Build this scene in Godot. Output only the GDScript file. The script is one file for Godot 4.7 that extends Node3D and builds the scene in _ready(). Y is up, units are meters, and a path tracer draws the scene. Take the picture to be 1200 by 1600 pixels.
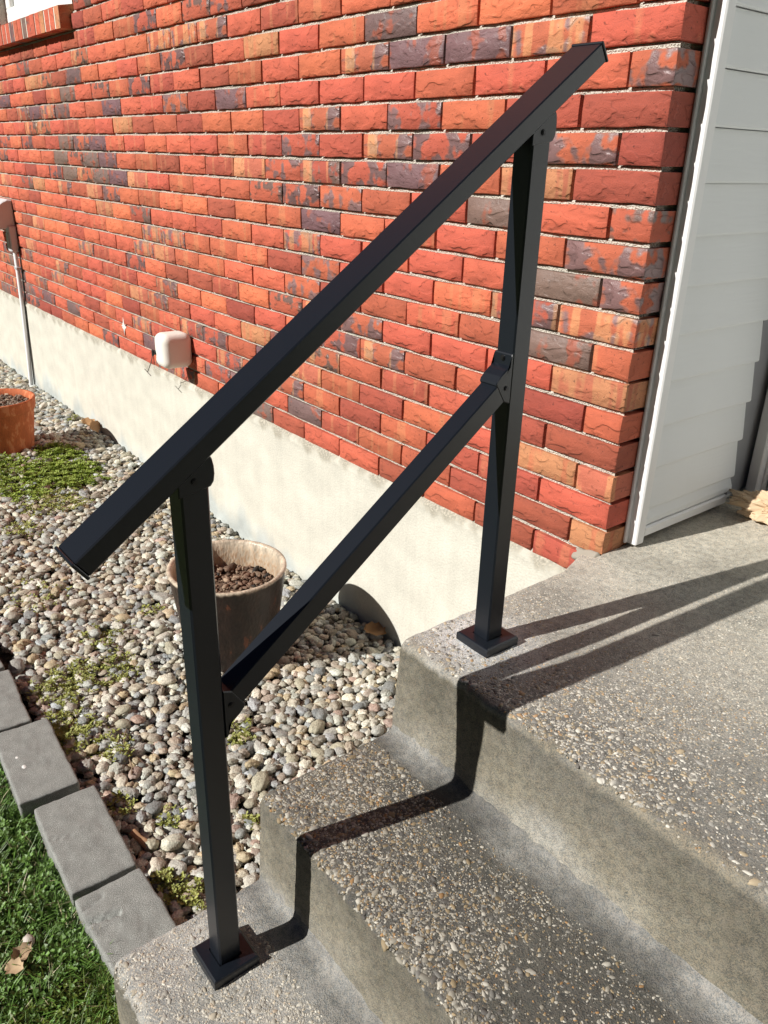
extends Node3D

# World: x runs along the brick wall (right positive), y up, z out of the wall. The brick corner stands at x = 0, z = 0; the landing is y = 0.
const GROUND := -0.63
const COURSE := 0.0677
const PITCH := 0.2065
const EYE := Vector3(0.9555, 0.8151, 1.3987)
var rng := RandomNumberGenerator.new()
var n_fine := FastNoiseLite.new()
var n_mid := FastNoiseLite.new()
var n_big := FastNoiseLite.new()
var taken := {}


# ---------------------------------------------------------------- helpers
func lin(r: float, g: float, b: float) -> Color:
	return Color(r, g, b).linear_to_srgb()

func mat(c: Color, rough: float, metal := 0.0) -> StandardMaterial3D:
	var m := StandardMaterial3D.new()
	m.albedo_color = c
	m.roughness = rough
	m.metallic = metal
	return m

func numbered(called: String) -> String:
	if not taken.has(called):
		taken[called] = 0
		return called
	taken[called] += 1
	return "%s_%03d" % [called, taken[called]]

func tag(o: Node, label: String, category := "", group := "") -> Node:
	o.set_meta("label", label)
	if category != "":
		o.set_meta("category", category)
	if group != "":
		o.set_meta("group", group)
	return o

func thing(called: String, label: String, category: String, at: Vector3, group := "", turn := 0.0) -> Node3D:
	var o := Node3D.new()
	o.name = numbered(called)
	o.position = at
	o.rotation.y = turn
	add_child(o)
	tag(o, label, category, group)
	return o

func put(called: String, mesh: Mesh, m: Material, parent: Node, at := Vector3.ZERO) -> MeshInstance3D:
	var o := MeshInstance3D.new()
	o.name = called if parent != self else numbered(called)
	o.mesh = mesh
	o.material_override = m
	o.position = at
	parent.add_child(o, true)
	return o

func sheaf(called: String, mesh: Mesh, m: Material, parent: Node, places: Array, colors: Array) -> MultiMeshInstance3D:
	var mm := MultiMesh.new()
	mm.transform_format = MultiMesh.TRANSFORM_3D
	mm.use_colors = true
	mm.mesh = mesh
	mm.instance_count = places.size()
	for i in places.size():
		mm.set_instance_transform(i, places[i])
		mm.set_instance_color(i, colors[i])
	var o := MultiMeshInstance3D.new()
	o.name = called if parent != self else numbered(called)
	o.multimesh = mm
	o.material_override = m
	o.set_meta("kind", "stuff")
	parent.add_child(o, true)
	return o

func begin() -> SurfaceTool:
	var st := SurfaceTool.new()
	st.begin(Mesh.PRIMITIVE_TRIANGLES)
	return st

func tri(st: SurfaceTool, a: Vector3, b: Vector3, c: Vector3, ua := Vector2.ZERO, ub := Vector2.ZERO, uc := Vector2.ZERO) -> void:
	# a, b, c counter-clockwise from outside; Godot wants clockwise
	st.set_uv(ua); st.add_vertex(a)
	st.set_uv(uc); st.add_vertex(c)
	st.set_uv(ub); st.add_vertex(b)

func quad(st: SurfaceTool, a: Vector3, b: Vector3, c: Vector3, d: Vector3, ua := Vector2(0, 0), ub := Vector2(1, 0), uc := Vector2(1, 1), ud := Vector2(0, 1)) -> void:
	tri(st, a, b, c, ua, ub, uc)
	tri(st, a, c, d, ua, uc, ud)

func done(st: SurfaceTool, flat := true) -> ArrayMesh:
	if flat:
		pass
	st.generate_normals()
	return st.commit()

# a box with chamfered edges, centred, turned by b
func box(st: SurfaceTool, at: Vector3, size: Vector3, c := 0.002, b := Basis.IDENTITY) -> void:
	var h := size * 0.5
	c = minf(c, minf(h.x, minf(h.y, h.z)) * 0.9)
	st.set_smooth_group(-1)
	var P := func(sx: int, sy: int, sz: int, ax: int) -> Vector3:
		var v := Vector3(sx * h.x, sy * h.y, sz * h.z)
		if ax != 0: v.x -= sx * c
		if ax != 1: v.y -= sy * c
		if ax != 2: v.z -= sz * c
		return at + b * v
	var Q := func(p0: Vector3, p1: Vector3, p2: Vector3, p3: Vector3) -> void:
		var n := (p1 - p0).cross(p2 - p0)
		var mid := (p0 + p1 + p2 + p3) * 0.25
		if n.dot(mid - at) < 0.0:
			quad(st, p0, p3, p2, p1)
		else:
			quad(st, p0, p1, p2, p3)
	for s in [-1, 1]:
		Q.call(P.call(s, -1, -1, 0), P.call(s, 1, -1, 0), P.call(s, 1, 1, 0), P.call(s, -1, 1, 0))
		Q.call(P.call(-1, s, -1, 1), P.call(1, s, -1, 1), P.call(1, s, 1, 1), P.call(-1, s, 1, 1))
		Q.call(P.call(-1, -1, s, 2), P.call(1, -1, s, 2), P.call(1, 1, s, 2), P.call(-1, 1, s, 2))
		for t in [-1, 1]:
			Q.call(P.call(-1, s, t, 1), P.call(1, s, t, 1), P.call(1, s, t, 2), P.call(-1, s, t, 2))
			Q.call(P.call(s, -1, t, 0), P.call(s, 1, t, 0), P.call(s, 1, t, 2), P.call(s, -1, t, 2))
			Q.call(P.call(s, t, -1, 0), P.call(s, t, 1, 0), P.call(s, t, 1, 1), P.call(s, t, -1, 1))
			for u in [-1, 1]:
				var p0 = P.call(s, t, u, 0)
				var p1 = P.call(s, t, u, 1)
				var p2 = P.call(s, t, u, 2)
				if (p1 - p0).cross(p2 - p0).dot((p0 + p1 + p2) / 3.0 - at) < 0.0:
					tri(st, p0, p2, p1)
				else:
					tri(st, p0, p1, p2)

# a tube of radius r along points
func tube(st: SurfaceTool, pts: Array, r: float, sides := 8, caps := true) -> void:
	st.set_smooth_group(0)
	var rings := []
	for i in pts.size():
		var d: Vector3 = (pts[mini(i + 1, pts.size() - 1)] - pts[maxi(i - 1, 0)]).normalized()
		var u := d.cross(Vector3(0.31, 0.9, 0.17)).normalized()
		var v := d.cross(u)
		var ring := []
		for k in sides:
			var a := TAU * k / sides
			ring.append(pts[i] + (u * cos(a) + v * sin(a)) * r)
		rings.append(ring)
	for i in rings.size() - 1:
		for k in sides:
			var k2 := (k + 1) % sides
			quad(st, rings[i][k], rings[i][k2], rings[i + 1][k2], rings[i + 1][k])
	if caps:
		st.set_smooth_group(-1)
		for k in sides:
			var k2 := (k + 1) % sides
			tri(st, pts[0], rings[0][k2], rings[0][k])
			tri(st, pts[-1], rings[-1][k], rings[-1][k2])

# a polygon in (z, y) pushed out along x
func prism_x(st: SurfaceTool, poly: Array, x0: float, x1: float, c := 0.001) -> void:
	st.set_smooth_group(-1)
	var n := poly.size()
	var mid := Vector2.ZERO
	for p in poly: mid += p / n
	var small := []
	for p in poly: small.append(p + (mid - p).normalized() * c * 1.4)
	for s in [0, 1]:
		var xa := x1 if s == 1 else x0
		var xb := x1 - c if s == 1 else x0 + c
		for i in n:
			var j := (i + 1) % n
			var m := Vector3(xa, mid.y, mid.x)
			var a := Vector3(xa, small[i].y, small[i].x)
			var b := Vector3(xa, small[j].y, small[j].x)
			var ca := Vector3(xb, poly[i].y, poly[i].x)
			var cb := Vector3(xb, poly[j].y, poly[j].x)
			if s == 1:
				tri(st, m, b, a)
				quad(st, a, b, cb, ca)
			else:
				tri(st, m, a, b)
				quad(st, b, a, ca, cb)
	for i in n:
		var j := (i + 1) % n
		quad(st, Vector3(x0 + c, poly[j].y, poly[j].x), Vector3(x0 + c, poly[i].y, poly[i].x), Vector3(x1 - c, poly[i].y, poly[i].x), Vector3(x1 - c, poly[j].y, poly[j].x))

# a lathe round y; profile of (r, y); wobble shakes it
func lathe(st: SurfaceTool, prof: Array, sides := 48, wobble := 0.0) -> void:
	st.set_smooth_group(0)
	var length := [0.0]
	for i in range(1, prof.size()): length.append(length[-1] + prof[i].distance_to(prof[i - 1]))
	var P := func(i: int, k: int) -> Vector3:
		var a := TAU * k / sides
		var r: float = prof[i].x
		r += wobble * n_mid.get_noise_3d(cos(a) * 60.0, prof[i].y * 300.0, sin(a) * 60.0)
		return Vector3(cos(a) * r, prof[i].y, sin(a) * r)
	for i in prof.size() - 1:
		for k in sides:
			var v0: float = length[i] * 2.0
			var v1: float = length[i + 1] * 2.0
			var u0 := 2.0 * k / sides
			var u1 := 2.0 * (k + 1) / sides
			quad(st, P.call(i, k), P.call(i + 1, k), P.call(i + 1, (k + 1) % sides), P.call(i, (k + 1) % sides), Vector2(u0, v0), Vector2(u0, v1), Vector2(u1, v1), Vector2(u1, v0))

# a rough pebble: subdivided icosahedron, radius about 1
func pebble_mesh(level: int, seed_at: float, rough: float, flat: Vector3) -> ArrayMesh:
	var t := (1.0 + sqrt(5.0)) / 2.0
	var v := [Vector3(-1, t, 0), Vector3(1, t, 0), Vector3(-1, -t, 0), Vector3(1, -t, 0), Vector3(0, -1, t), Vector3(0, 1, t), Vector3(0, -1, -t), Vector3(0, 1, -t), Vector3(t, 0, -1), Vector3(t, 0, 1), Vector3(-t, 0, -1), Vector3(-t, 0, 1)]
	var f := [[0, 11, 5], [0, 5, 1], [0, 1, 7], [0, 7, 10], [0, 10, 11], [1, 5, 9], [5, 11, 4], [11, 10, 2], [10, 7, 6], [7, 1, 8], [3, 9, 4], [3, 4, 2], [3, 2, 6], [3, 6, 8], [3, 8, 9], [4, 9, 5], [2, 4, 11], [6, 2, 10], [8, 6, 7], [9, 8, 1]]
	var tris := []
	for q in f: tris.append([v[q[0]].normalized(), v[q[1]].normalized(), v[q[2]].normalized()])
	for l in level:
		var more := []
		for q in tris:
			var a: Vector3 = ((q[0] + q[1]) * 0.5).normalized()
			var b: Vector3 = ((q[1] + q[2]) * 0.5).normalized()
			var c: Vector3 = ((q[2] + q[0]) * 0.5).normalized()
			more.append_array([[q[0], a, c], [a, q[1], b], [c, b, q[2]], [a, b, c]])
		tris = more
	var st := begin()
	st.set_smooth_group(0)
	for q in tris:
		var w := []
		for p in q:
			var k: float = 1.0 + rough * n_big.get_noise_3d(p.x * 90 + seed_at * 100.0, p.y * 90, p.z * 90)
			w.append(p * k * flat)
		tri(st, w[0], w[1], w[2], Vector2(q[0].x, q[0].z), Vector2(q[1].x, q[1].z), Vector2(q[2].x, q[2].z))
	st.index()
	return done(st)

# a sheet of grid points: at(i, j) gives the place, tint(i, j, p) the colour, uv from map(p)
func sheet(ni: int, nj: int, at: Callable, tint: Callable, uv: Callable, ground := true) -> ArrayMesh:
	var p := PackedVector3Array()
	var c := PackedColorArray()
	var u := PackedVector2Array()
	var ix := PackedInt32Array()
	for j in nj + 1:
		for i in ni + 1:
			var q: Vector3 = at.call(i, j)
			p.append(q)
			c.append(tint.call(q))
			u.append(uv.call(i, j, q))
	for j in nj:
		for i in ni:
			var a := j * (ni + 1) + i
			if ground:
				ix.append_array([a, a + 1, a + ni + 1, a + 1, a + ni + 2, a + ni + 1])
			else:
				ix.append_array([a, a + ni + 1, a + 1, a + 1, a + ni + 1, a + ni + 2])
	var arr := []
	arr.resize(Mesh.ARRAY_MAX)
	arr[Mesh.ARRAY_VERTEX] = p
	arr[Mesh.ARRAY_COLOR] = c
	arr[Mesh.ARRAY_TEX_UV] = u
	arr[Mesh.ARRAY_INDEX] = ix
	var raw := ArrayMesh.new()
	raw.add_surface_from_arrays(Mesh.PRIMITIVE_TRIANGLES, arr)
	var st := SurfaceTool.new()
	st.create_from(raw, 0)
	st.generate_normals()
	return st.commit()

# ---------------------------------------------------------------- noise pictures
func field(w: int, h: int, seed_no: int, freq: float, kind := FastNoiseLite.TYPE_SIMPLEX_SMOOTH, octaves := 3, seamless := false, cell := FastNoiseLite.RETURN_DISTANCE) -> PackedByteArray:
	var n := FastNoiseLite.new()
	n.seed = seed_no
	n.noise_type = kind
	n.frequency = freq
	n.fractal_octaves = octaves
	if octaves == 1: n.fractal_type = FastNoiseLite.FRACTAL_NONE
	n.cellular_return_type = cell
	var im := n.get_seamless_image(w, h) if seamless else n.get_image(w, h)
	im.convert(Image.FORMAT_L8)
	return im.get_data()

func stretched(w: int, h: int, w0: int, h0: int, seed_no: int, freq: float, octaves := 3, kind := FastNoiseLite.TYPE_SIMPLEX_SMOOTH) -> PackedByteArray:
	var n := FastNoiseLite.new()
	n.seed = seed_no
	n.noise_type = kind
	n.frequency = freq
	n.fractal_octaves = octaves
	var im := n.get_image(w0, h0)
	im.convert(Image.FORMAT_L8)
	im.resize(w, h, Image.INTERPOLATE_BILINEAR)
	return im.get_data()

func picture(w: int, h: int, data: PackedByteArray, rgb := true) -> ImageTexture:
	return ImageTexture.create_from_image(Image.create_from_data(w, h, false, Image.FORMAT_RGB8 if rgb else Image.FORMAT_L8, data))

# ---------------------------------------------------------------- camera, sky, sun
func stage() -> void:
	var cam := Camera3D.new()
	cam.name = "camera"
	cam.fov = rad_to_deg(2.0 * atan(800.0 / 1250.0))
	cam.near = 0.02
	cam.far = 600.0
	cam.transform = Transform3D(Basis(Vector3(0.61656, 0.02519, -0.78691), Vector3(-0.33319, 0.91392, -0.23181), Vector3(0.71333, 0.40511, 0.57188)).orthonormalized(), EYE)
	add_child(cam)
	cam.current = true
	var we := WorldEnvironment.new()
	we.name = "daylight"
	var e := Environment.new()
	e.background_mode = Environment.BG_SKY
	e.tonemap_mode = Environment.TONE_MAPPER_LINEAR
	e.tonemap_exposure = 1.2
	e.sdfgi_enabled = true
	e.ssao_enabled = true
	e.ssil_enabled = true
	var sm := ProceduralSkyMaterial.new()
	sm.sky_top_color = Color(0.20, 0.40, 0.76)
	sm.sky_horizon_color = Color(0.72, 0.79, 0.86)
	sm.sky_curve = 0.12
	sm.ground_bottom_color = Color(0.25, 0.27, 0.2)
	sm.ground_horizon_color = Color(0.55, 0.58, 0.55)
	sm.sky_energy_multiplier = 0.27
	var sky := Sky.new()
	sky.sky_material = sm
	e.sky = sky
	we.environment = e
	add_child(we)
	var sun := DirectionalLight3D.new()
	sun.name = "sun"
	sun.light_energy = 1.6
	sun.light_color = Color(1.0, 0.985, 0.96)
	sun.light_angular_distance = 0.5
	sun.shadow_enabled = true
	add_child(sun)
	sun.look_at_from_position(Vector3.ZERO, Vector3(0.225, -0.71, -1.0))

# ---------------------------------------------------------------- brick
const CELLS_X := 4
const CELLS_Y := 16
var kinds := "rrrrrrrrrrrrrroooooooodddddddd" + "ppppppppmmmmmmmmmmttttttttggggyyyy" # 64 cells of the brick picture
var by_kind := {}
var brick_full := []
var brick_half := []
var brick_mat: StandardMaterial3D

func brick_pictures() -> void:
	var w := 1024
	var h := 1280
	var warp := stretched(w, h, 400, 1280, 11, 0.018, 3)
	var fold := stretched(w, h, 520, 1280, 12, 0.024, 2)
	var fold2 := stretched(w, h, 620, 1280, 16, 0.04, 2)
	var blob := stretched(w, h, 800, 1280, 13, 0.012, 3)
	var grain := field(w, h, 14, 0.25, FastNoiseLite.TYPE_SIMPLEX_SMOOTH, 3)
	var band := stretched(w, h, 1024, 60, 15, 0.016, 2)
	var dot := field(w, h, 17, 0.06, FastNoiseLite.TYPE_SIMPLEX_SMOOTH, 2)
	var col := PackedByteArray()
	col.resize(w * h * 3)
	var rough := PackedByteArray()
	rough.resize(w * h)
	var bump := PackedByteArray()
	bump.resize(w * h)
	var red := {"r": Vector3(185, 93, 69), "o": Vector3(202, 106, 75), "d": Vector3(163, 80, 62), "p": Vector3(117, 91, 90), "m": Vector3(180, 90, 68), "t": Vector3(178, 92, 70), "g": Vector3(122, 98, 90), "y": Vector3(184, 108, 80)}
	for cell in CELLS_X * CELLS_Y:
		var kind := kinds[cell]
		var x0 := (cell % CELLS_X) * 256
		var y0 := (cell / CELLS_X) * 80
		var base: Vector3 = red[kind] * rng.randf_range(0.93, 1.06)
		base.y *= rng.randf_range(0.94, 1.06)
		var purple := Vector3(116, 92, 93) * rng.randf_range(0.85, 1.15)
		if rng.randf() < 0.4: purple = Vector3(120, 98, 92) * rng.randf_range(0.85, 1.1)
		var tan := Vector3(204, 150, 104) * rng.randf_range(0.9, 1.08)
		var cut := rng.randf_range(0.46, 0.58)
		var tcut := rng.randf_range(0.50, 0.60)
		var amount := 0.0
		var tans := 0.0
		if kind == "m": amount = 1.0
		if kind == "p" or kind == "g": amount = 0.5
		if kind == "t": amount = 0.6; tans = 1.0
		if kind == "y": tans = 1.0; tcut = 0.42
		if kind in "rod": tans = 0.5 if rng.randf() < 0.3 else 0.0; tcut = 0.62
		for y in 80:
			var row := (y0 + y) * w + x0
			for x in 256:
				var i := row + x
				var g := grain[i] / 255.0 - 0.5
				var b := blob[i] / 255.0
				var wv := warp[i] / 255.0
				# folds: thin wavy creases, mostly lengthwise
				var f := absf(fold[i] / 255.0 + (wv - 0.5) * 0.5 - 0.5)
				var f2 := absf(fold2[i] / 255.0 - 0.5)
				var crease := clampf(1.0 - f * 16.0, 0.0, 1.0) * clampf((b - 0.35) * 5.0, 0.0, 1.0)
				var crease2 := clampf(1.0 - f2 * 14.0, 0.0, 1.0) * clampf((0.52 - b) * 6.0, 0.0, 1.0)
				var step := clampf((fold[i] / 255.0 + (wv - 0.5) * 0.5 - 0.5) * 9.0, -1.0, 1.0) * clampf((b - 0.3) * 4.0, 0.0, 1.0)
				var hgt := 0.52 + step * 0.24 - crease * 0.13 - crease2 * 0.12 + g * 0.14 + (wv - 0.5) * 0.25
				var c := base
				var flash := 0.0
				if amount > 0.0:
					var bd := band[i] / 255.0
					var k := b * 0.75 + wv * 0.35 + (bd - 0.5) * 0.5
					flash = clampf((k - cut - (0.0 if amount > 0.8 else 0.06)) * 7.0, 0.0, 1.0)
					if kind == "p" or kind == "g":
						c = base.lerp(Vector3(164, 84, 64), clampf((k - 0.66) * 5.0, 0.0, 0.7))
						flash = 0.75
					else:
						c = c.lerp(purple, flash * 0.92)
				if tans > 0.0:
					var bd2 := band[(row + (255 - x))] / 255.0 + (b - 0.5) * 0.25
					var tk := clampf((bd2 - tcut) * 7.0, 0.0, 1.0) * tans
					c = c.lerp(tan, tk * 0.6)
				if dot[i] > 214:
					c *= 0.72
				c *= 1.0 + g * 0.16 + (wv - 0.5) * 0.14 - crease * 0.10
				col[i * 3] = int(clampf(c.x, 0, 255))
				col[i * 3 + 1] = int(clampf(c.y, 0, 255))
				col[i * 3 + 2] = int(clampf(c.z, 0, 255))
				rough[i] = int(clampf(222.0 - flash * 112.0 + g * 40.0, 0, 255))
				bump[i] = int(clampf(hgt * 255.0, 0, 255))
		by_kind[kind] = by_kind.get(kind, []) + [cell]
	brick_mat = mat(Color.WHITE, 1.0)
	brick_mat.albedo_texture = picture(w, h, col)
	brick_mat.roughness_texture = picture(w, h, rough, false)
	brick_mat.heightmap_enabled = true
	brick_mat.heightmap_texture = picture(w, h, bump, false)
	brick_mat.heightmap_scale = 0.42
	brick_mat.metallic_specular = 0.5

# a brick: left edge at x = 0, lower edge at y = 0, face at z = 0
func brick_shape(cell: int, w: float, h: float, depth: float, half_side: int) -> ArrayMesh:
	var st := begin()
	var cu := 1.0 / CELLS_X
	var cv := 1.0 / CELLS_Y
	var u0 := (cell % CELLS_X) * cu + 0.004
	var v0 := (cell / CELLS_X) * cv + 0.002
	var du := cu - 0.008
	var dv := cv - 0.004
	if half_side >= 0:
		u0 += du * 0.5 * half_side
		du *= 0.5
	var nx := 4
	var ny := 2
	var e := 0.0022
	var grid := []
	for j in ny + 1:
		for i in nx + 1:
			var x := lerpf(e, w - e, float(i) / nx)
			var y := lerpf(e, h - e, float(j) / ny)
			var border := i == 0 or j == 0 or i == nx or j == ny
			grid.append(Vector3(x + (rng.randf_range(-0.001, 0.001) if border else 0.0), y + (rng.randf_range(-0.0012, 0.0012) if border else 0.0), rng.randf_range(-0.0012, 0.0012)))
	var U := func(p: Vector3) -> Vector2:
		return Vector2(u0 + du * clampf(p.x / w, 0, 1), v0 + dv * (1.0 - clampf(p.y / h, 0, 1)))
	st.set_smooth_group(0)
	for j in ny:
		for i in nx:
			var a = grid[j * (nx + 1) + i]
			var b = grid[j * (nx + 1) + i + 1]
			var c = grid[(j + 1) * (nx + 1) + i + 1]
			var d = grid[(j + 1) * (nx + 1) + i]
			quad(st, a, b, c, d, U.call(a), U.call(b), U.call(c), U.call(d))
	var ring := []
	for i in nx: ring.append(grid[i])
	for j in ny: ring.append(grid[j * (nx + 1) + nx])
	for i in nx: ring.append(grid[ny * (nx + 1) + nx - i])
	for j in ny: ring.append(grid[(ny - j) * (nx + 1)])
	var outer := []
	var back := []
	for p in ring:
		var q: Vector3 = p
		if p.x < e * 2: q.x -= e
		if p.x > w - e * 2: q.x += e
		if p.y < e * 2: q.y -= e
		if p.y > h - e * 2: q.y += e
		q.z = -e * 1.1
		outer.append(q)
		back.append(Vector3(clampf(q.x, 0, w), clampf(q.y, 0, h), -depth))
	for k in ring.size():
		var k2 := (k + 1) % ring.size()
		st.set_smooth_group(0)
		quad(st, outer[k], outer[k2], ring[k2], ring[k], U.call(outer[k]), U.call(outer[k2]), U.call(ring[k2]), U.call(ring[k]))
		st.set_smooth_group(-1)
		var ua: Vector2 = U.call(outer[k])
		var ub: Vector2 = U.call(outer[k2])
		var ud: Vector2 = U.call(outer[k])
		var uc: Vector2 = U.call(outer[k2])
		if absf(outer[k].x - outer[k2].x) < 0.004:
			var into := minf(depth / w, 0.9) * du * (-1.0 if outer[k].x > w * 0.5 else 1.0)
			ud.x += into
			uc.x += into
		else:
			ud.y += dv * 0.3 * (1.0 if outer[k].y > h * 0.5 else -1.0)
			uc.y = ud.y
		quad(st, back[k], back[k2], outer[k2], outer[k], ud, uc, ub, ua)
	return done(st)

func pick_kind(x: float, y: float) -> String:
	var b := n_big.get_noise_2d(x * 38.0, y * 60.0)
	var r := rng.randf()
	var dark := 0.26 + b * 0.5
	if r < dark:
		return "pmmtttgpmm"[rng.randi() % 10]
	if r < dark + 0.035: return "y"
	return "rrrrooodd"[rng.randi() % 9]

func project(p: Vector3) -> Vector3:
	var q := get_node("camera") as Camera3D
	var l := q.transform.affine_inverse() * p
	if l.z > -0.05: return Vector3(-9, -9, -1)
	return Vector3(600.0 + 1250.0 * l.x / -l.z, 800.0 - 1250.0 * l.y / -l.z, -l.z)

# what stands in each course, from the corner leftwards, as the photograph shows it
const ROWS := {15: "rtpptorr", 14: "morrrr", 13: "drrmrt", 12: "dmrmtr", 11: "dyrpmt", 10: "mrgrrm", 9: "mrrrop", 8: "mgrror", 7: "ttorrm", 6: "rgrrrd", 5: "yrrrmt", 4: "rdrrtm", 3: "ddrdrt", 2: "yyrrdr", 1: "rdrrdr", 0: "yddrrd", -1: "ddrdrr", 16: "rrooprr", 17: "orroor"}

func house() -> void:
	var base := Vector3(-2.0, GROUND, -0.3)
	var h := thing("brick_house", "red brick house wall on a cream concrete foundation with white siding round the corner", "house", base)
	# mortar: a sheet 8 mm behind the brick faces
	var mm := mat(lin(0.62, 0.58, 0.50), 0.95)
	var mg := field(512, 512, 31, 0.06, FastNoiseLite.TYPE_SIMPLEX_SMOOTH, 5, true)
	mm.heightmap_enabled = true
	mm.heightmap_texture = picture(512, 512, mg, false)
	mm.heightmap_scale = 0.6
	mm.uv1_triplanar = true
	mm.uv1_world_triplanar = true
	mm.uv1_scale = Vector3(6, 6, 6)
	var rec := -0.017
	var st := begin()
	st.set_smooth_group(-1)
	for r in [[-8.0, -0.0677, -4.17, 2.62], [-4.17, -0.0677, -3.03, 1.30], [-3.03, -0.0677, rec, 2.62], [-4.17, 2.35, -3.03, 2.62]]:
		quad(st, Vector3(r[0], r[1], rec), Vector3(r[2], r[1], rec), Vector3(r[2], r[3], rec), Vector3(r[0], r[3], rec))
	quad(st, Vector3(rec, -0.0677, rec), Vector3(rec, -0.0677, -0.1), Vector3(rec, 2.62, -0.1), Vector3(rec, 2.62, rec))
	quad(st, Vector3(-8, 2.62, rec), Vector3(rec, 2.62, rec), Vector3(rec, 2.62, -0.2), Vector3(-8, 2.62, -0.2))
	quad(st, Vector3(rec, -0.0677, -0.2), Vector3(-3.03, -0.0677, -0.2), Vector3(-3.03, 2.62, -0.2), Vector3(rec, 2.62, -0.2))
	quad(st, Vector3(-4.17, -0.0677, -0.2), Vector3(-8, -0.0677, -0.2), Vector3(-8, 2.62, -0.2), Vector3(-4.17, 2.62, -0.2))
	quad(st, Vector3(-8, -0.0677, -0.2), Vector3(-8, -0.0677, rec), Vector3(-8, 2.62, rec), Vector3(-8, 2.62, -0.2))
	for x in [-4.155, -3.045]:
		quad(st, Vector3(x, 1.3, rec), Vector3(x, 1.3, -0.2), Vector3(x, 2.35, -0.2), Vector3(x, 2.35, rec))
	var wall := put("brick_wall", done(st), mm, h, -base)
	# bed joints: a rough bead of mortar along each course
	var beads := begin()
	beads.set_smooth_group(-1)
	for k in range(0, 39):
		var xa := -8.0
		while xa < -0.004:
			var y1 := k * COURSE + 0.0004
			var in_win := xa > -4.17 and xa < -3.06 and y1 > 1.24 and y1 < 2.35
			var step := 0.016 if xa > -3.0 else 0.05
			var xb := minf(xa + step, -0.003)
			if not in_win:
				var za := -0.0100 + n_fine.get_noise_2d(xa * 300.0, k * 9.0) * 0.0018 + n_mid.get_noise_2d(xa * 300.0, k * 9.0) * 0.002
				var zb := -0.0100 + n_fine.get_noise_2d(xb * 300.0, k * 9.0) * 0.0018 + n_mid.get_noise_2d(xb * 300.0, k * 9.0) * 0.002
				var ya := y1 - 0.0008 + n_fine.get_noise_2d(xa * 300.0, k * 9.0 + 60.0) * 0.0016
				var yb := y1 - 0.0008 + n_fine.get_noise_2d(xb * 300.0, k * 9.0 + 60.0) * 0.0016
				quad(beads, Vector3(xa, y1 - 0.0106, za - 0.0012), Vector3(xb, y1 - 0.0106, zb - 0.0012), Vector3(xb, yb - 0.003, zb), Vector3(xa, ya - 0.003, za))
				quad(beads, Vector3(xa, ya - 0.003, za), Vector3(xb, yb - 0.003, zb), Vector3(xb, yb, zb - 0.003), Vector3(xa, ya, za - 0.003))
				quad(beads, Vector3(xa, ya, za - 0.003), Vector3(xb, yb, zb - 0.003), Vector3(xb, yb, rec), Vector3(xa, ya, rec))
				quad(beads, Vector3(xa, y1 - 0.0106, rec), Vector3(xb, y1 - 0.0106, rec), Vector3(xb, y1 - 0.0106, zb - 0.0012), Vector3(xa, y1 - 0.0106, za - 0.0012))
			xa = xb
	put("bed_joints", done(beads), mm, wall)
	# bricks
	var bw := PITCH - 0.0078
	var hw := PITCH * 0.5 - 0.0078
	var bh := COURSE - 0.0102
	for c in CELLS_X * CELLS_Y:
		brick_full.append(brick_shape(c, bw, bh, 0.092, -1))
		brick_half.append([brick_shape(c, hw, bh, 0.092, 0), brick_shape(c, hw, bh, 0.092, 1)])
	var list := []
	for k in range(-1, 39):
		var y := k * COURSE
		var x := 0.0
		var i := 0
		var odd := posmod(k, 2) == 1
		while x > -7.95:
			var half := i == 0 and not odd
			var w := hw if half else bw
			if k == -1 and i == 0: w = bw
			var left := x - w
			var in_window := left < -3.03 and x > -4.17 and y > 1.24 and y < 2.35
			if in_window:
				# closers against the window: cut bricks
				if x > -3.03 + 0.05: list.append([k, i, left, y, "c", (x - maxf(left, -3.03))])
				if left < -4.22: list.append([k, i, left, y, "w", -4.162 - left])
			else:
				list.append([k, i, left, y, "h" if half else "f", w])
			x = left - 0.0078
			i += 1
	var seen := []
	for b in list:
		var p := project(Vector3(b[2] + b[5] * 0.5, b[3] + 0.03, 0))
		var inside: bool = p.z > 0 and p.x > -30 and p.x < 1180 and p.y > -30 and p.y < 1000
		b.append(p.z if inside else 99.0 + absf(b[2]))
	list.sort_custom(func(a, c): return a[6] < c[6])
	var rest := begin()
	for at in list.size():
		var b = list[at]
		var kind := pick_kind(b[2], b[3])
		if ROWS.has(b[0]) and b[1] < ROWS[b[0]].length(): kind = ROWS[b[0]][b[1]]
		var cells: Array = by_kind[kind]
		var cell: int = cells[rng.randi() % cells.size()]
		var mesh: Mesh = brick_full[cell]
		if b[4] == "h": mesh = brick_half[cell][rng.randi() % 2]
		if b[4] == "w": mesh = brick_shape(cell, b[5], bh, 0.092, -1)
		if b[4] == "c": mesh = brick_shape(cell, maxf(b[5], 0.04), bh, 0.05, -1)
		var turn := Basis.from_euler(Vector3(rng.randf_range(-0.008, 0.008), rng.randf_range(-0.004, 0.004), rng.randf_range(-0.004, 0.004)))
		var place := Vector3(b[2] + (b[5] - maxf(b[5], 0.04) if b[4] == "c" else 0.0), b[3] + rng.randf_range(-0.0008, 0.0008), rng.randf_range(-0.0018, 0.0012))
		if b[4] == "c": place.x = -3.03
		if at < 300:
			var o := put("brick", mesh, brick_mat, wall)
			o.transform = Transform3D(turn, place)
		else:
			rest.append_from(mesh, 0, Transform3D(turn, place))
	var o2 := put("brickwork", rest.commit(), brick_mat, wall)
	o2.set_meta("kind", "stuff")
	# white spot of caulk on the wall
	st = begin()
	st.set_smooth_group(0)
	var spot := []
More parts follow.
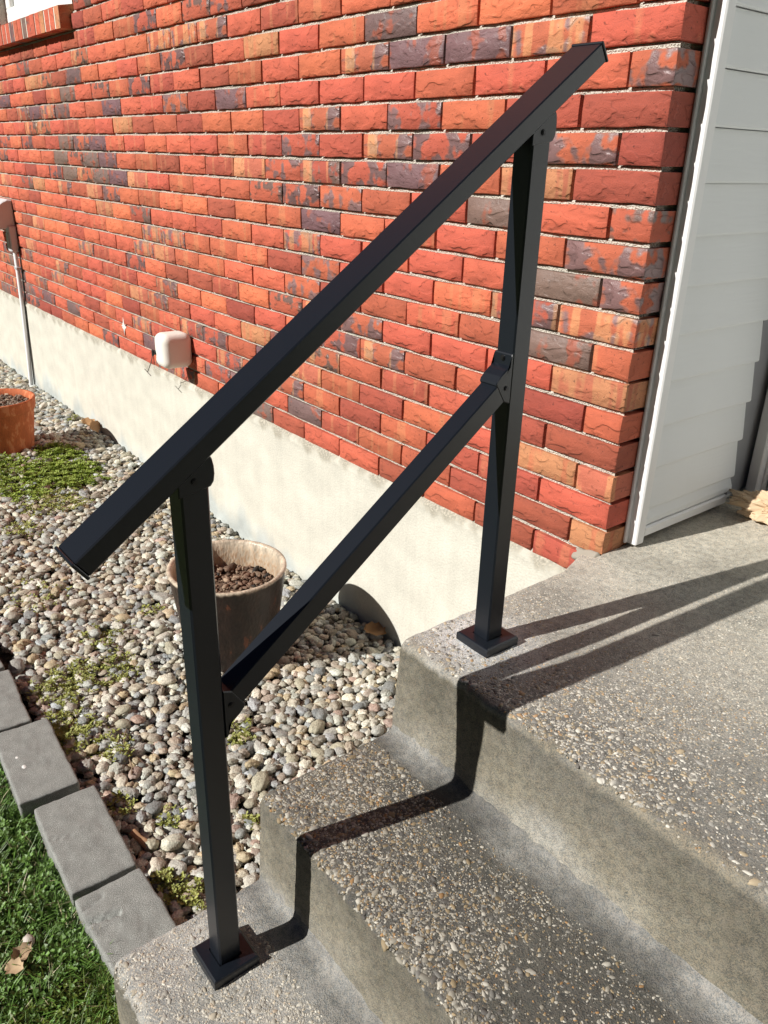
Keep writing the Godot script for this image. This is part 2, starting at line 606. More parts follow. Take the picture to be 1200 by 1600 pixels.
	for k in 28:
		var a := TAU * k / 28
		var r := 0.014 + 0.008 * absf(cos(a * 2.0)) + rng.randf_range(-0.006, 0.006)
		if k in [7, 21]: r = 0.044
		if k in [0, 14]: r = 0.03
		spot.append(Vector3(cos(a) * r, sin(a) * r, 0.0008))
	for k in 28: tri(st, Vector3(0, 0, 0.0045), spot[k], spot[(k + 1) % 28])
	var sp := put("caulk_spot", done(st), mat(lin(0.72, 0.7, 0.66), 0.7), wall, Vector3(-2.79, 0.055, 0.001))
	sp.set_meta("label", "white star-shaped dab of caulk on the bricks")
	# dark hole near the top and a few spots are in the brick itself
	foundation(h, base)
	window(h, base)
	siding(h, base)

func foundation(h: Node3D, base: Vector3) -> void:
	var w := 2048
	var t := 512
	var streak := stretched(w, t, 2048, 26, 41, 0.02, 4)
	var mott := field(w, t, 42, 0.01, FastNoiseLite.TYPE_SIMPLEX_SMOOTH, 5)
	var grain := field(w, t, 43, 0.2, FastNoiseLite.TYPE_SIMPLEX_SMOOTH, 3)
	var edge := stretched(w, t, 1024, 8, 44, 0.012, 4)
	var col := PackedByteArray()
	col.resize(w * t * 3)
	var bump := PackedByteArray()
	bump.resize(w * t)
	for y in t:
		var yy := float(y) / t # 0 top .. 1 bottom
		for x in w:
			var i := y * w + x
			var s := streak[i] / 255.0 - 0.5
			var m := mott[i] / 255.0 - 0.5
			var g := grain[i] / 255.0 - 0.5
			var s3 := streak[(y / 3 * 2 % t) * w + (x * 3 + 700) % w] / 255.0 - 0.5
			var k := 1.0 + m * 0.09 + g * 0.11 + s * 0.015 + s3 * 0.03
			var c := Vector3(203, 200, 188) * k
			# grey-blue damp band along the ground
			var wet := clampf((yy - 0.66 + (edge[i] / 255.0 - 0.5) * 0.22 + m * 0.08) * 9.0, 0.0, 1.0)
			c = c.lerp(Vector3(172, 180, 180) * (1.0 + m * 0.25), wet * 0.75)
			# rough grey line of mortar droppings under the bricks
			var top := clampf((0.055 - yy + (edge[(y * w + (x * 3) % w)] / 255.0 - 0.5) * 0.07 + g * 0.05) * 30.0, 0.0, 1.0)
			c = c.lerp(Vector3(160, 154, 140) * (1.0 + g * 0.6), top * 0.85)
			col[i * 3] = int(clampf(c.x, 0, 255))
			col[i * 3 + 1] = int(clampf(c.y, 0, 255))
			col[i * 3 + 2] = int(clampf(c.z, 0, 255))
			bump[i] = int(clampf(128.0 + m * 90.0 + g * 70.0 + s * 40.0, 0, 255))
	var m := mat(Color.WHITE, 0.92)
	m.albedo_texture = picture(w, t, col)
	m.heightmap_enabled = true
	m.heightmap_texture = picture(w, t, bump, false)
	m.heightmap_scale = 0.3
	var top := -0.064
	var low := -0.75
	var face := sheet(400, 24, func(i, j):
		var x := lerpf(-8.0, 0.02, i / 400.0)
		var v := pow(j / 24.0, 0.6)
		var y := lerpf(low, top, v)
		if j == 24: y += n_mid.get_noise_1d(x * 900.0) * 0.006 + n_fine.get_noise_1d(x * 900.0) * 0.004
		return Vector3(x, y, 0.003 + n_big.get_noise_2d(x * 60.0, y * 60.0) * 0.003 + (0.004 + n_mid.get_noise_1d(x * 500.0 + 50.0) * 0.005 if j == 23 else 0.0) - (0.012 if j == 24 else 0.0)),
		func(_p): return Color.WHITE, func(_i, _j, p): return Vector2(p.x / 4.0, clampf((top - p.y) / (top - low), 0.002, 0.998)), false)
	var f := put("foundation", face, m, h, -base)
	f.set_meta("label", "cream poured concrete foundation under the bricks")
	var st := begin()
	box(st, Vector3(-4.0, -0.42, -0.16), Vector3(8.0, 0.69, 0.3), 0.002)
	put("foundation_core", done(st), mat(lin(0.5, 0.47, 0.4), 0.9), f)

func window(h: Node3D, base: Vector3) -> void:
	var white := mat(lin(0.78, 0.78, 0.76), 0.45)
	var st := begin()
	# frame in the opening
	box(st, Vector3(-3.60, 1.435, -0.09), Vector3(1.13, 0.085, 0.07), 0.004)
	box(st, Vector3(-3.60, 2.31, -0.09), Vector3(1.13, 0.08, 0.07), 0.004)
	box(st, Vector3(-4.12, 1.87, -0.09), Vector3(0.07, 0.79, 0.068), 0.004)
	box(st, Vector3(-3.08, 1.87, -0.09), Vector3(0.07, 0.79, 0.068), 0.004)
	var f := put("window", done(st), white, h, -base)
	st = begin()
	box(st, Vector3(-3.60, 1.515, -0.1), Vector3(0.968, 0.07, 0.04), 0.004)
	box(st, Vector3(-3.60, 2.235, -0.1), Vector3(0.968, 0.07, 0.04), 0.004)
	box(st, Vector3(-4.05, 1.875, -0.1), Vector3(0.065, 0.65, 0.039), 0.004)
	box(st, Vector3(-3.15, 1.875, -0.1), Vector3(0.065, 0.65, 0.039), 0.004)
	put("sash", done(st), white, f)
	var glass := mat(Color(0.9, 0.95, 0.95, 0.12), 0.05)
	glass.transparency = BaseMaterial3D.TRANSPARENCY_ALPHA
	st = begin()
	box(st, Vector3(-3.60, 1.875, -0.104), Vector3(0.836, 0.652, 0.006), 0.001)
	put("pane", done(st), glass, f)
	st = begin()
	box(st, Vector3(-3.60, 1.875, -0.17), Vector3(1.0, 0.95, 0.01), 0.001)
	put("blind", done(st), mat(lin(0.7, 0.7, 0.68), 0.8), f)
	# rowlock sill of bricks on edge
	st = begin()
	prism_x(st, [Vector2(-0.06, 1.2885), Vector2(0.0488, 1.2885), Vector2(0.0488, 1.368), Vector2(-0.06, 1.388)], -4.40, -3.045, 0.0006)
	var sill := put("window_sill", done(st), mat(lin(0.75, 0.70, 0.6), 0.95), h, -base)
	for k in 20:
		var x := -3.033 - 0.0575 - k * 0.0677
		var cell: int = by_kind["rrdytogm"[rng.randi() % 8]][rng.randi() % 4]
		var u := Vector2((cell % CELLS_X + 0.1) / CELLS_X, (cell / CELLS_X + 0.5) / CELLS_Y)
		var s2 := begin()
		s2.set_smooth_group(-1)
		var z := 0.051 + rng.randf_range(-0.002, 0.002)
		var a := [Vector3(x, 1.287, -0.06), Vector3(x + 0.0575, 1.287, -0.06), Vector3(x + 0.0575, 1.287, z), Vector3(x, 1.287, z), Vector3(x, 1.391, -0.06), Vector3(x + 0.0575, 1.391, -0.06), Vector3(x + 0.0575, 1.371, z), Vector3(x, 1.371, z)]
		var du := 0.2 / CELLS_X
		var dv := 0.45 / CELLS_Y
		for q in [[3, 2, 6, 7], [2, 1, 5, 6], [0, 3, 7, 4], [7, 6, 5, 4], [0, 1, 2, 3]]:
			quad(s2, a[q[0]], a[q[1]], a[q[2]], a[q[3]], u + Vector2(0, dv), u + Vector2(du, dv), u + Vector2(du, -dv), u + Vector2(0, -dv))
		put("brick", done(s2), brick_mat, sill)

func lap(st: SurfaceTool, a: Vector3, along: Vector3, out: Vector3, y0: float, y1: float) -> void:
	# one course of siding: the lower edge stands 11 mm out, the upper edge 1 mm
	var prof := [[0.0, y0 + 0.001], [0.011, y0], [0.0125, y0 + 0.004], [0.0115, y0 + 0.014], [0.0015, y1]]
	st.set_smooth_group(-1)
	var n := 12
	for k in prof.size() - 1:
		for i in n:
			var f0 := float(i) / n
			var f1 := float(i + 1) / n
			var w0 := n_big.get_noise_2d(f0 * 120.0, y0 * 700.0) * 0.0012
			var w1 := n_big.get_noise_2d(f1 * 120.0, y0 * 700.0) * 0.0012
			var p := [a + along * f0 + out * (prof[k][0] + w0), a + along * f1 + out * (prof[k][0] + w1), a + along * f1 + out * (prof[k + 1][0] + w1), a + along * f0 + out * (prof[k + 1][0] + w0)]
			p[0].y = prof[k][1]; p[1].y = prof[k][1]; p[2].y = prof[k + 1][1]; p[3].y = prof[k + 1][1]
			quad(st, p[0], p[1], p[2], p[3])

func siding(h: Node3D, base: Vector3) -> void:
	var vinyl := mat(lin(0.74, 0.76, 0.765), 0.5)
	var vg := stretched(512, 512, 40, 512, 51, 0.08, 4)
	vinyl.heightmap_enabled = true
	vinyl.heightmap_texture = picture(512, 512, vg, false)
	vinyl.heightmap_scale = 0.05
	vinyl.uv1_triplanar = true
	vinyl.uv1_world_triplanar = true
	vinyl.uv1_scale = Vector3(2.2, 2.2, 2.2)
	var trim := mat(lin(0.80, 0.80, 0.80), 0.4)
	# side wall, facing +x at x = 0.012
	var st := begin()
	box(st, Vector3(-0.074, 1.32, -0.345), Vector3(0.14, 2.62, 0.49), 0.002)
	var wall := put("siding_wall", done(st), vinyl, h, -base)
	wall.set_meta("label", "white lap siding wall beyond the brick corner")
	for k in 27:
		var y0 := 0.0985 * k - 0.003 + 0.0
		if k == 0: y0 = 0.056
		var s2 := begin()
		lap(s2, Vector3(0.0105, 0, -0.112), Vector3(0, 0, -0.375), Vector3(1, 0, 0), y0, 0.0985 * (k + 1) - 0.0040)
		put("lap_board", done(s2), vinyl, wall)
	# starter strip at the foot
	st = begin()
	box(st, Vector3(0.019, 0.040, -0.29), Vector3(0.016, 0.026, 0.35), 0.004)
	box(st, Vector3(0.014, 0.057, -0.29), Vector3(0.012, 0.005, 0.35), 0.001)
	put("starter_strip", done(st), trim, h, -base)
	# corner channel: face to +z, then returns along -z
	st = begin()
	box(st, Vector3(0.011, 1.314, -0.1005), Vector3(0.036, 2.60, 0.031), 0.003)
	box(st, Vector3(0.0035, 1.314, -0.0805), Vector3(0.007, 2.596, 0.012), 0.002)
	var ct := put("corner_trim", done(st), trim, h, -base)
	ct.set_meta("label", "white corner channel between bricks and siding")
	# recessed wall behind the landing, facing +z
	st = begin()
	box(st, Vector3(0.85, 1.32, -0.693), Vector3(1.9, 2.62, 0.14), 0.002)
	var back := put("porch_wall", done(st), vinyl, h, -base)
	for k in 27:
		var y0 := 0.0985 * k - 0.028
		if k == 0: y0 = 0.03
		var s2 := begin()
		lap(s2, Vector3(0.06, 0, -0.6095), Vector3(1.74, 0, 0), Vector3(0, 0, 1), y0, 0.0985 * (k + 1) - 0.0290)
		put("lap_board", done(s2), vinyl, back)
	st = begin()
	box(st, Vector3(0.037, 1.33, -0.573), Vector3(0.03, 2.58, 0.03), 0.003)
	box(st, Vector3(0.052, 1.33, -0.591), Vector3(0.012, 2.58, 0.02), 0.002)
	put("inside_corner_post", done(st), trim, h, -base)
	# dark grey strip standing in for the shadow in the inside corner gap
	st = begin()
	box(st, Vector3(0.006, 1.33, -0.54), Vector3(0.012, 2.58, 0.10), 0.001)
	put("corner_gap_shade", done(st), mat(lin(0.26, 0.265, 0.28), 0.6), h, -base)

# ---------------------------------------------------------------- steps
# profiles of (z, y) from back to front
var prof_landing := [Vector2(-0.60, 0.022), Vector2(-0.45, 0.017), Vector2(-0.3, 0.012), Vector2(-0.1, 0.008), Vector2(0.1, 0.004), Vector2(0.3, 0.001), Vector2(0.5, 0.0), Vector2(0.566, -0.0005), Vector2(0.5735, -0.0022), Vector2(0.5785, -0.0058), Vector2(0.5808, -0.011), Vector2(0.5825, -0.03), Vector2(0.588, -0.11), Vector2(0.594, -0.18), Vector2(0.600, -0.24)]
var prof_step := [Vector2(0.575, -0.155), Vector2(0.5935, -0.178), Vector2(0.5965, -0.1895), Vector2(0.602, -0.1955), Vector2(0.614, -0.1985), Vector2(0.64, -0.1998), Vector2(0.72, -0.2), Vector2(0.80, -0.2), Vector2(0.870, -0.2005), Vector2(0.8795, -0.2022), Vector2(0.8848, -0.2058), Vector2(0.8875, -0.211), Vector2(0.888, -0.25), Vector2(0.892, -0.33), Vector2(0.897, -0.42)]
var prof_slab := [Vector2(0.87, -0.345), Vector2(0.8940, -0.368), Vector2(0.8965, -0.381), Vector2(0.902, -0.387), Vector2(0.914, -0.3905), Vector2(0.94, -0.3918), Vector2(1.05, -0.392), Vector2(1.14, -0.3925), Vector2(1.158, -0.3945), Vector2(1.167, -0.399), Vector2(1.172, -0.407), Vector2(1.174, -0.45), Vector2(1.176, -0.55), Vector2(1.178, -0.72)]

func fine_profile(p: Array, step: float) -> Array:
	var out := []
	for i in p.size() - 1:
		var n := maxi(1, int(ceil(p[i].distance_to(p[i + 1]) / step)))
		for k in n: out.append(p[i].lerp(p[i + 1], float(k) / n))
	out.append(p[-1])
	return out

func profile_y(p: Array, z: float) -> float:
	for i in p.size() - 1:
		if z <= p[i + 1].x:
			return lerpf(p[i].y, p[i + 1].y, clampf((z - p[i].x) / maxf(p[i + 1].x - p[i].x, 0.0001), 0, 1))
	return p[-1].y

func stair_bump(x: float, z: float) -> float:
	return n_mid.get_noise_2d(x * 400.0, z * 400.0) * 0.0014 + n_big.get_noise_2d(x * 80.0, z * 80.0) * 0.002

# what the concrete itself looks like at a place: pale cement, brown-grey faces, dark weathered treads
func concrete_tint(p: Vector3, which: int, level: float, front: float, back: float) -> Color:
	var a := n_big.get_noise_3d(p.x * 55.0, p.y * 55.0 + which * 90.0, p.z * 55.0)
	var b := n_mid.get_noise_3d(p.x * 110.0, p.y * 110.0, p.z * 110.0)
	var f := n_fine.get_noise_3d(p.x * 160.0, p.y * 160.0, p.z * 160.0)
	var rise := p.y < level - 0.016
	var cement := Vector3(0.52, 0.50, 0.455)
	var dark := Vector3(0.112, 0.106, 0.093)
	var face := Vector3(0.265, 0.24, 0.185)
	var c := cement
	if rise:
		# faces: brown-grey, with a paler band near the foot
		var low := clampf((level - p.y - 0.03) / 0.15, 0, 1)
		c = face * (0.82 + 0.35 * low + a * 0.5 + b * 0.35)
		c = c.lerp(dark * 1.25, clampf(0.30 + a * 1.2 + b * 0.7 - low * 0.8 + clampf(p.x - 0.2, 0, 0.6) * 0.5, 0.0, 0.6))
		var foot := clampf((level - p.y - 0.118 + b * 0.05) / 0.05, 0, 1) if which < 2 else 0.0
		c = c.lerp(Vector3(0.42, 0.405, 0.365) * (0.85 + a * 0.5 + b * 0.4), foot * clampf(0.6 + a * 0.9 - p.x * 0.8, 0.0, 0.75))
	else:
		var worn := 0.5 + a * 1.1 + b * 0.5
		if which == 0:
			# landing: pale and beige by the house, dark and pebbly towards the right front
			var d := clampf((p.z - 0.05) * 1.3 + (p.x - 0.16) * 1.2 - 0.20 + a * 0.8, 0.0, 1.0)
			c = cement.lerp(Vector3(0.74, 0.68, 0.56), clampf(0.7 - p.z, 0, 1))
			c *= 0.86 + a * 0.35 + b * 0.22
			c = c.lerp(dark * 1.3, clampf(d * (0.62 + worn * 0.5), 0, 0.88))
			# clean patch round the railing foot
			var near := clampf(1.35 - Vector2(p.x - 0.09, (p.z - 0.47) * 1.1).length() / 0.11, 0, 1)
			c = c.lerp(Vector3(0.80, 0.79, 0.775) * (0.92 + b * 0.3), near * 0.9)
			# greyer stain along the left edge by the wall
			var stain := clampf(1.0 - Vector2((p.x - 0.06) * 1.3, p.z - 0.24).length() / 0.12 + b * 0.5, 0, 1)
			c = c.lerp(Vector3(0.22, 0.205, 0.175), stain * 0.6)
		elif which == 1:
			c = dark.lerp(Vector3(0.19, 0.175, 0.14), clampf(worn * 0.9 - 0.15 + clampf(0.2 - p.x, 0, 0.2) * 2.5, 0, 1))
			c = c.lerp(dark * 0.85, clampf(a * 1.2 + clampf(p.x - 0.25, 0, 0.5) * 1.2, 0, 0.8))
		else:
			var d2 := clampf((p.x - 0.16) * 2.2 + a * 0.8, 0, 1)
			c = Vector3(0.48, 0.465, 0.43) * (0.9 + a * 0.4 + b * 0.3)
			c = c.lerp(Vector3(0.26, 0.23, 0.18), d2 * 0.8)
		# the smooth grey cement fillet at the foot of the riser above
		if which > 0:
			var k := clampf(1.0 - (p.z - back - 0.040 - b * 0.03 - a * 0.02) / 0.032, 0, 1)
			var grey := Vector3(0.36, 0.35, 0.325) * (0.8 + a * 0.55 + b * 0.5)
			c = c.lerp(grey, k * clampf(0.85 + a * 0.8, 0.25, 1.0))
		# worn front edge shows pale sand
		var e := clampf((p.z - front + 0.03) / 0.03, 0, 1)
		c = c.lerp(Vector3(0.30, 0.26, 0.19), e * clampf(0.35 + b * 1.3, 0, 0.7))
	c *= 1.0 + f * 0.10
	return Color(maxf(c.x, 0.02), maxf(c.y, 0.02), maxf(c.z, 0.015))

func steps() -> Array:
	var t := 1024
	var sand := field(t, t, 61, 0.24, FastNoiseLite.TYPE_SIMPLEX_SMOOTH, 3, true)
	var grit := field(t, t, 62, 0.25, FastNoiseLite.TYPE_CELLULAR, 1, true, FastNoiseLite.RETURN_CELL_VALUE)
	var cloud := field(t, t, 63, 0.02, FastNoiseLite.TYPE_SIMPLEX_SMOOTH, 5, true)
	var col := PackedByteArray()
	col.resize(t * t * 3)
	var bump := PackedByteArray()
	bump.resize(t * t)
	for i in t * t:
		var s := sand[i] / 255.0
		var g := grit[i] / 255.0
		var c := cloud[i] / 255.0
		var v := 226.0 + (c - 0.5) * 60.0 + (g - 0.5) * 62.0 + (s - 0.5) * 110.0
		if s > 0.78: v += (s - 0.78) * 160.0
		if s < 0.24: v -= (0.24 - s) * 160.0
		var w := (g - 0.5) * 16.0
		col[i * 3] = int(clampf(v + w, 0, 255))
		col[i * 3 + 1] = int(clampf(v, 0, 255))
		col[i * 3 + 2] = int(clampf(v - w, 0, 255))
		bump[i] = int(clampf(118.0 + (c - 0.5) * 60.0 + (g - 0.5) * 70.0 + (s - 0.5) * 60.0, 0, 255))
	var m := mat(Color.WHITE, 0.9)
	m.vertex_color_use_as_albedo = true
	m.albedo_texture = picture(t, t, col)
	m.heightmap_enabled = true
	m.heightmap_texture = picture(t, t, bump, false)
	m.heightmap_scale = 0.22
	m.uv1_scale = Vector3(2.3, 2.3, 2.3)
	var s := thing("concrete_steps", "weathered concrete steps and landing with pebbles showing in the treads", "steps", Vector3(0.85, GROUND, 0.3))
	var stone := pebble_mesh(0, 3.0, 0.35, Vector3(1, 0.7, 1))
	var sm := mat(Color.WHITE, 0.72)
	sm.vertex_color_use_as_albedo = true
	var levels := [0.0, -0.2, -0.392]
	var fronts := [0.575, 0.885, 1.172]
	var backs := [-0.7, 0.59, 0.893]
	for which in 3:
		var prof: Array = fine_profile([prof_landing, prof_step, prof_slab][which], 0.010)
		var ni := 150
		var at := func(i, j):
			var x := -0.003 + 1.70 * pow(i / 150.0, 1.25)
			var q: Vector2 = prof[j]
			var y := q.y
			var z := q.x
			var top: bool = y > levels[which] - 0.016
			# left end: rounded over
			if i == 0 and top: y -= 0.008
			if which == 0 and z < 0.03: x = maxf(x, 0.001)
			if which == 0 and z >= 0.03: x -= 0.03 * clampf((0.13 - z) / 0.1, 0, 1) * (1.0 - i / 150.0)
			var near: float = clampf(1.0 - absf(z - fronts[which]) / 0.03, 0, 1)
			z += near * (n_mid.get_noise_2d(x * 500.0, which * 77.0) * 0.006 + n_fine.get_noise_2d(x * 500.0, which * 77.0 + 30.0) * 0.005) * (1.0 if top or y > levels[which] - 0.04 else 0.3)
			y += stair_bump(x, z) if top else 0.0
			if not top: z += n_big.get_noise_2d(x * 70.0, y * 70.0 + which * 60.0) * 0.004 + n_mid.get_noise_2d(x * 400.0, y * 400.0) * 0.001
			x += n_mid.get_noise_2d(z * 500.0, y * 500.0 + 40.0) * 0.004 * (1.0 - minf(i / 3.0, 1.0))
			return Vector3(x, y, z)
		var length := [0.0]
		for j in range(1, prof.size()): length.append(length[-1] + prof[j].distance_to(prof[j - 1]))
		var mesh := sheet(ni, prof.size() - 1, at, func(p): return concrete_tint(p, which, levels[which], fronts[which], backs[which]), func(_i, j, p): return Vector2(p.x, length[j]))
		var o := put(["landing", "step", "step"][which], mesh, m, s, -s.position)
		o.set_meta("label", ["pale upper landing by the house wall", "middle step with dark pebbly tread", "lowest step carrying the front railing post"][which])
		# left flank down into the ground
		var flank := sheet(6, prof.size() - 1, func(i, j):
			var p: Vector3 = at.call(0, j)
			p.y = lerpf(p.y, minf(p.y, -0.72), i / 6.0)
			p.x -= 0.002 if i > 0 else 0.0
			return p,
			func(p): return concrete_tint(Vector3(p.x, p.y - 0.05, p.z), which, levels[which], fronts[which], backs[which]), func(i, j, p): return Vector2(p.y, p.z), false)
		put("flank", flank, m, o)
		# pebbles showing in the tread
		var places := []
		var colors := []
		var z0: float = [-0.35, 0.645, 0.95][which]
		var count: int = [80000, 36000, 24000][which]
		for k in count:
			var x := 0.004 + 1.15 * pow(rng.randf(), 1.1)
			var z: float = lerpf(z0, fronts[which] + 0.002, pow(rng.randf(), 0.75 if which == 0 else 0.95))
			var keep := 1.0
			if which == 0:
				keep = clampf((z + 0.05) * 1.5 + (x - 0.12) * 1.3 + 0.10, 0.06, 1.0)
				if Vector2(x - 0.09, z - 0.47).length() < 0.12: keep *= 0.5
			if which == 1: keep = 0.95
			if which == 2: keep = 0.9
			keep *= clampf(0.75 + n_big.get_noise_2d(x * 90.0 + 50.0, z * 90.0 + which * 40.0) * 1.3, 0.15, 1.0)
			if rng.randf() > keep: continue
			var r := 0.0011 + 0.0016 * pow(rng.randf(), 2.0)
			var edge := clampf(1.25 - (fronts[which] - z) / 0.17, 0.0, 1.2)
			if which == 1: edge = maxf(edge, clampf(1.0 - (x - 0.1) / 0.35, 0.25, 0.9))
			if which == 1: edge *= 1.05
			if which == 2: edge = 0.6
			if rng.randf() < 0.16 * edge: r *= 1.9
			if rng.randf() < 0.075 * edge: r *= 2.1
			if rng.randf() < 0.004: r *= 3.0
			r = minf(r, 0.0075)
			var y := profile_y([prof_landing, prof_step, prof_slab][which], z) + stair_bump(x, z)
			var b := Basis.from_euler(Vector3(rng.randf_range(-0.25, 0.25), rng.randf() * TAU, rng.randf_range(-0.25, 0.25))).scaled_local(Vector3(r * rng.randf_range(0.9, 1.6), r * 0.8, r * rng.randf_range(0.7, 1.0)))
			places.append(Transform3D(b, Vector3(x, y - r * 0.30, z)))
			var q := rng.randf()
			var c := Vector3(0.42, 0.39, 0.33)
			if q < 0.22: c = Vector3(0.62, 0.59, 0.52)
			elif q < 0.42: c = Vector3(0.28, 0.27, 0.25)
			elif q < 0.62: c = Vector3(0.40, 0.31, 0.19)
			elif q < 0.66: c = Vector3(0.46, 0.27, 0.12)
			elif q < 0.84: c = Vector3(0.14, 0.13, 0.12)
			if which == 2 or which == 0: c = c.lerp(Vector3(0.56, 0.52, 0.44), 0.6 if which == 2 or z < 0.25 else 0.15)
			c *= rng.randf_range(0.75, 1.2)
			if which == 1: c = c.lerp(Vector3(c.x, c.y * 0.98, c.z * 0.93), 0.7) * 0.74
			if r > 0.004: c *= 0.85
			colors.append(Color(c.x, c.y, c.z))
		var g := sheaf("aggregate", stone, sm, o, places, colors)
		g.position = Vector3.ZERO
	# mortar smear between the wall corner and the landing
	var smear := put("mortar_smear", rough_block(Vector3(0.085, 0.016, 0.03), 0.007, 18, 0.008, 3.3, []), mat(lin(0.33, 0.30, 0.25), 0.95), s, Vector3(-0.036, -0.010, 0.006) - s.position)
	smear.rotation = Vector3(0.7, 0.0, 0.42)
	return []

# ---------------------------------------------------------------- railing
func railing() -> void:
	var black := mat(lin(0.0075, 0.0100, 0.0150), 0.33)  # near-black paint, with the blue of the reflected sky mixed into its colour
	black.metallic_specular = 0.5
	var bn := field(512, 512, 71, 0.3, FastNoiseLite.TYPE_SIMPLEX_SMOOTH, 2, true)
	black.heightmap_enabled = true
	black.heightmap_texture = picture(512, 512, bn, false)
	black.heightmap_scale = 0.008
	black.uv1_triplanar = true
	black.uv1_world_triplanar = true
	black.uv1_scale = Vector3(5, 5, 5)
	var screw_m := mat(lin(0.03, 0.03, 0.032), 0.3, 0.6)
	var P1 := Vector3(0.0953, 0.0, 0.4568)
	var P3 := Vector3(0.1039, -0.392, 1.0221)
	var A := Vector3(0.1064, 0.3851, 1.1727)
	var B := Vector3(0.0935, 0.9623, 0.3503)
	var root := thing("stair_railing", "black metal stair handrail on two square posts with a second rail below", "railing", Vector3(0.1, -0.392, 0.74))
	var off := -root.position
	var q := 0.0372
	var under := func(z: float) -> float:
		return lerpf(A.y, B.y, (A.z - z) / (A.z - B.z)) - 0.0182
	for P in [P1, P3]:
		var top: float = under.call(P.z) - 0.016
		var st := begin()
		box(st, Vector3(P.x, (P.y + 0.012 + top) * 0.5, P.z), Vector3(q, top - P.y - 0.012, q), 0.0025)
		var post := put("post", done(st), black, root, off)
		st = begin()
		var hb := 0.040
		# base cover: sides, rounded top edge, hole round the post
		st.set_smooth_group(-1)
		var rings := [[hb, 0.0], [hb, 0.0135], [hb - 0.0012, 0.0158], [hb - 0.0035, 0.017], [q * 0.5 + 0.0012, 0.0175], [q * 0.5 + 0.0012, 0.004]]
		for k in rings.size() - 1:
			for s in 4:
				var c := [Vector2(1, -1), Vector2(1, 1), Vector2(-1, 1), Vector2(-1, -1)]
				var d0: Vector2 = c[s]
				var d1: Vector2 = c[(s + 1) % 4]
				var r0: float = rings[k][0]
				var r1: float = rings[k + 1][0]
				var y0: float = P.y + rings[k][1]
				var y1: float = P.y + rings[k + 1][1]
				quad(st, Vector3(P.x + d1.x * r0, y0, P.z + d1.y * r0), Vector3(P.x + d0.x * r0, y0, P.z + d0.y * r0), Vector3(P.x + d0.x * r1, y1, P.z + d0.y * r1), Vector3(P.x + d1.x * r1, y1, P.z + d1.y * r1))
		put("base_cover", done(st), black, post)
		# saddle bracket under the handrail
		var z: float = P.z
		var yu: float = under.call(z)
		var g := func(dz: float, dy: float) -> Vector2: return Vector2(z + dz, yu + dy)
		st = begin()
		var poly := [g.call(0.0225, -0.0345), g.call(0.0225, -0.0150), g.call(-0.020, 0.0142), g.call(-0.0238, 0.008), g.call(-0.0258, -0.002), g.call(-0.0262, -0.012), g.call(-0.0245, -0.0215), g.call(-0.0205, -0.0268), g.call(-0.0155, -0.0285)]
		prism_x(st, poly, P.x - q * 0.5 - 0.0022, P.x + q * 0.5 + 0.0022, 0.0012)
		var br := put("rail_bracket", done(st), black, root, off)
		st = begin()
		for sx in [-1, 1]:
			var h := Vector3(P.x + sx * (q * 0.5 + 0.0022), yu - 0.0165, z + 0.001)
			tube(st, [h, h + Vector3(sx * 0.0016, 0, 0)], 0.0042, 12)
			tube(st, [h + Vector3(sx * 0.0015, 0, 0), h + Vector3(sx * 0.0026, 0, 0)], 0.0028, 10)
		put("screw", done(st), screw_m, br)
	# handrail
	var d := (B - A).normalized()
	var side := d.cross(Vector3.UP).normalized()
	var up := side.cross(d).normalized()
	var bas := Basis(side, up, -d)
	var st := begin()
	box(st, (A + B) * 0.5 - up * 0.0018, Vector3(0.0540, 0.0265, A.distance_to(B) - 0.006), 0.0018, bas)
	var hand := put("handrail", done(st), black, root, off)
	for e in [A, B]:
		var way := d if e == B else -d
		st = begin()
		box(st, e - way * 0.001 - up * 0.0018, Vector3(0.0565, 0.0295, 0.0045), 0.0012, bas)
		put("end_cap", done(st), black, hand)
	# lower rail and its hooded brackets
	var a := Vector3(0.1037, 0.1085, 1.0035)
	var b := Vector3(0.0955, 0.4958, 0.4754)
	var d2 := (b - a).normalized()
	var s2 := d2.cross(Vector3.UP).normalized()
	var bas2 := Basis(s2, s2.cross(d2).normalized(), -d2)
	st = begin()
	box(st, (a + b) * 0.5, Vector3(0.0355, 0.0335, a.distance_to(b) - 0.018), 0.0018, bas2)
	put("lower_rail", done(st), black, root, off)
	for k in 2:
		# profile for the upper end, in (dz, dy) from the point where the rail meets the post; turned half round for the lower end
		var poly := [Vector2(0, -0.034), Vector2(0.0128, -0.029), Vector2(0.0330, 0.0008), Vector2(0.0318, 0.0048), Vector2(0.024, 0.0135), Vector2(0.0155, 0.0205), Vector2(0.0085, 0.0248), Vector2(0.0035, 0.0272), Vector2(0.0035, 0.0435), Vector2(0.0022, 0.0455), Vector2(0, 0.046)]
		var c0: Vector3 = b if k == 0 else a
		var sgn := 1.0 if k == 0 else -1.0
		var q2 := []
		for p in poly: q2.append(Vector2(c0.z + p.x * sgn, c0.y + p.y * sgn))
		st = begin()
		# two shoulders and a hollow between would be unseen: the hood is one solid block
		prism_x(st, q2, c0.x - 0.0190, c0.x + 0.0190, 0.0014)
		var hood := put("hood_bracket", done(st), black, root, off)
		st = begin()
		var f := Vector3(c0.x, c0.y + 0.0375 * sgn, c0.z + 0.0035 * sgn)
		tube(st, [f, f + Vector3(0, 0, 0.0016 * sgn)], 0.0046, 12)
		tube(st, [f + Vector3(0, 0, 0.0015 * sgn), f + Vector3(0, 0, 0.003 * sgn)], 0.003, 10)
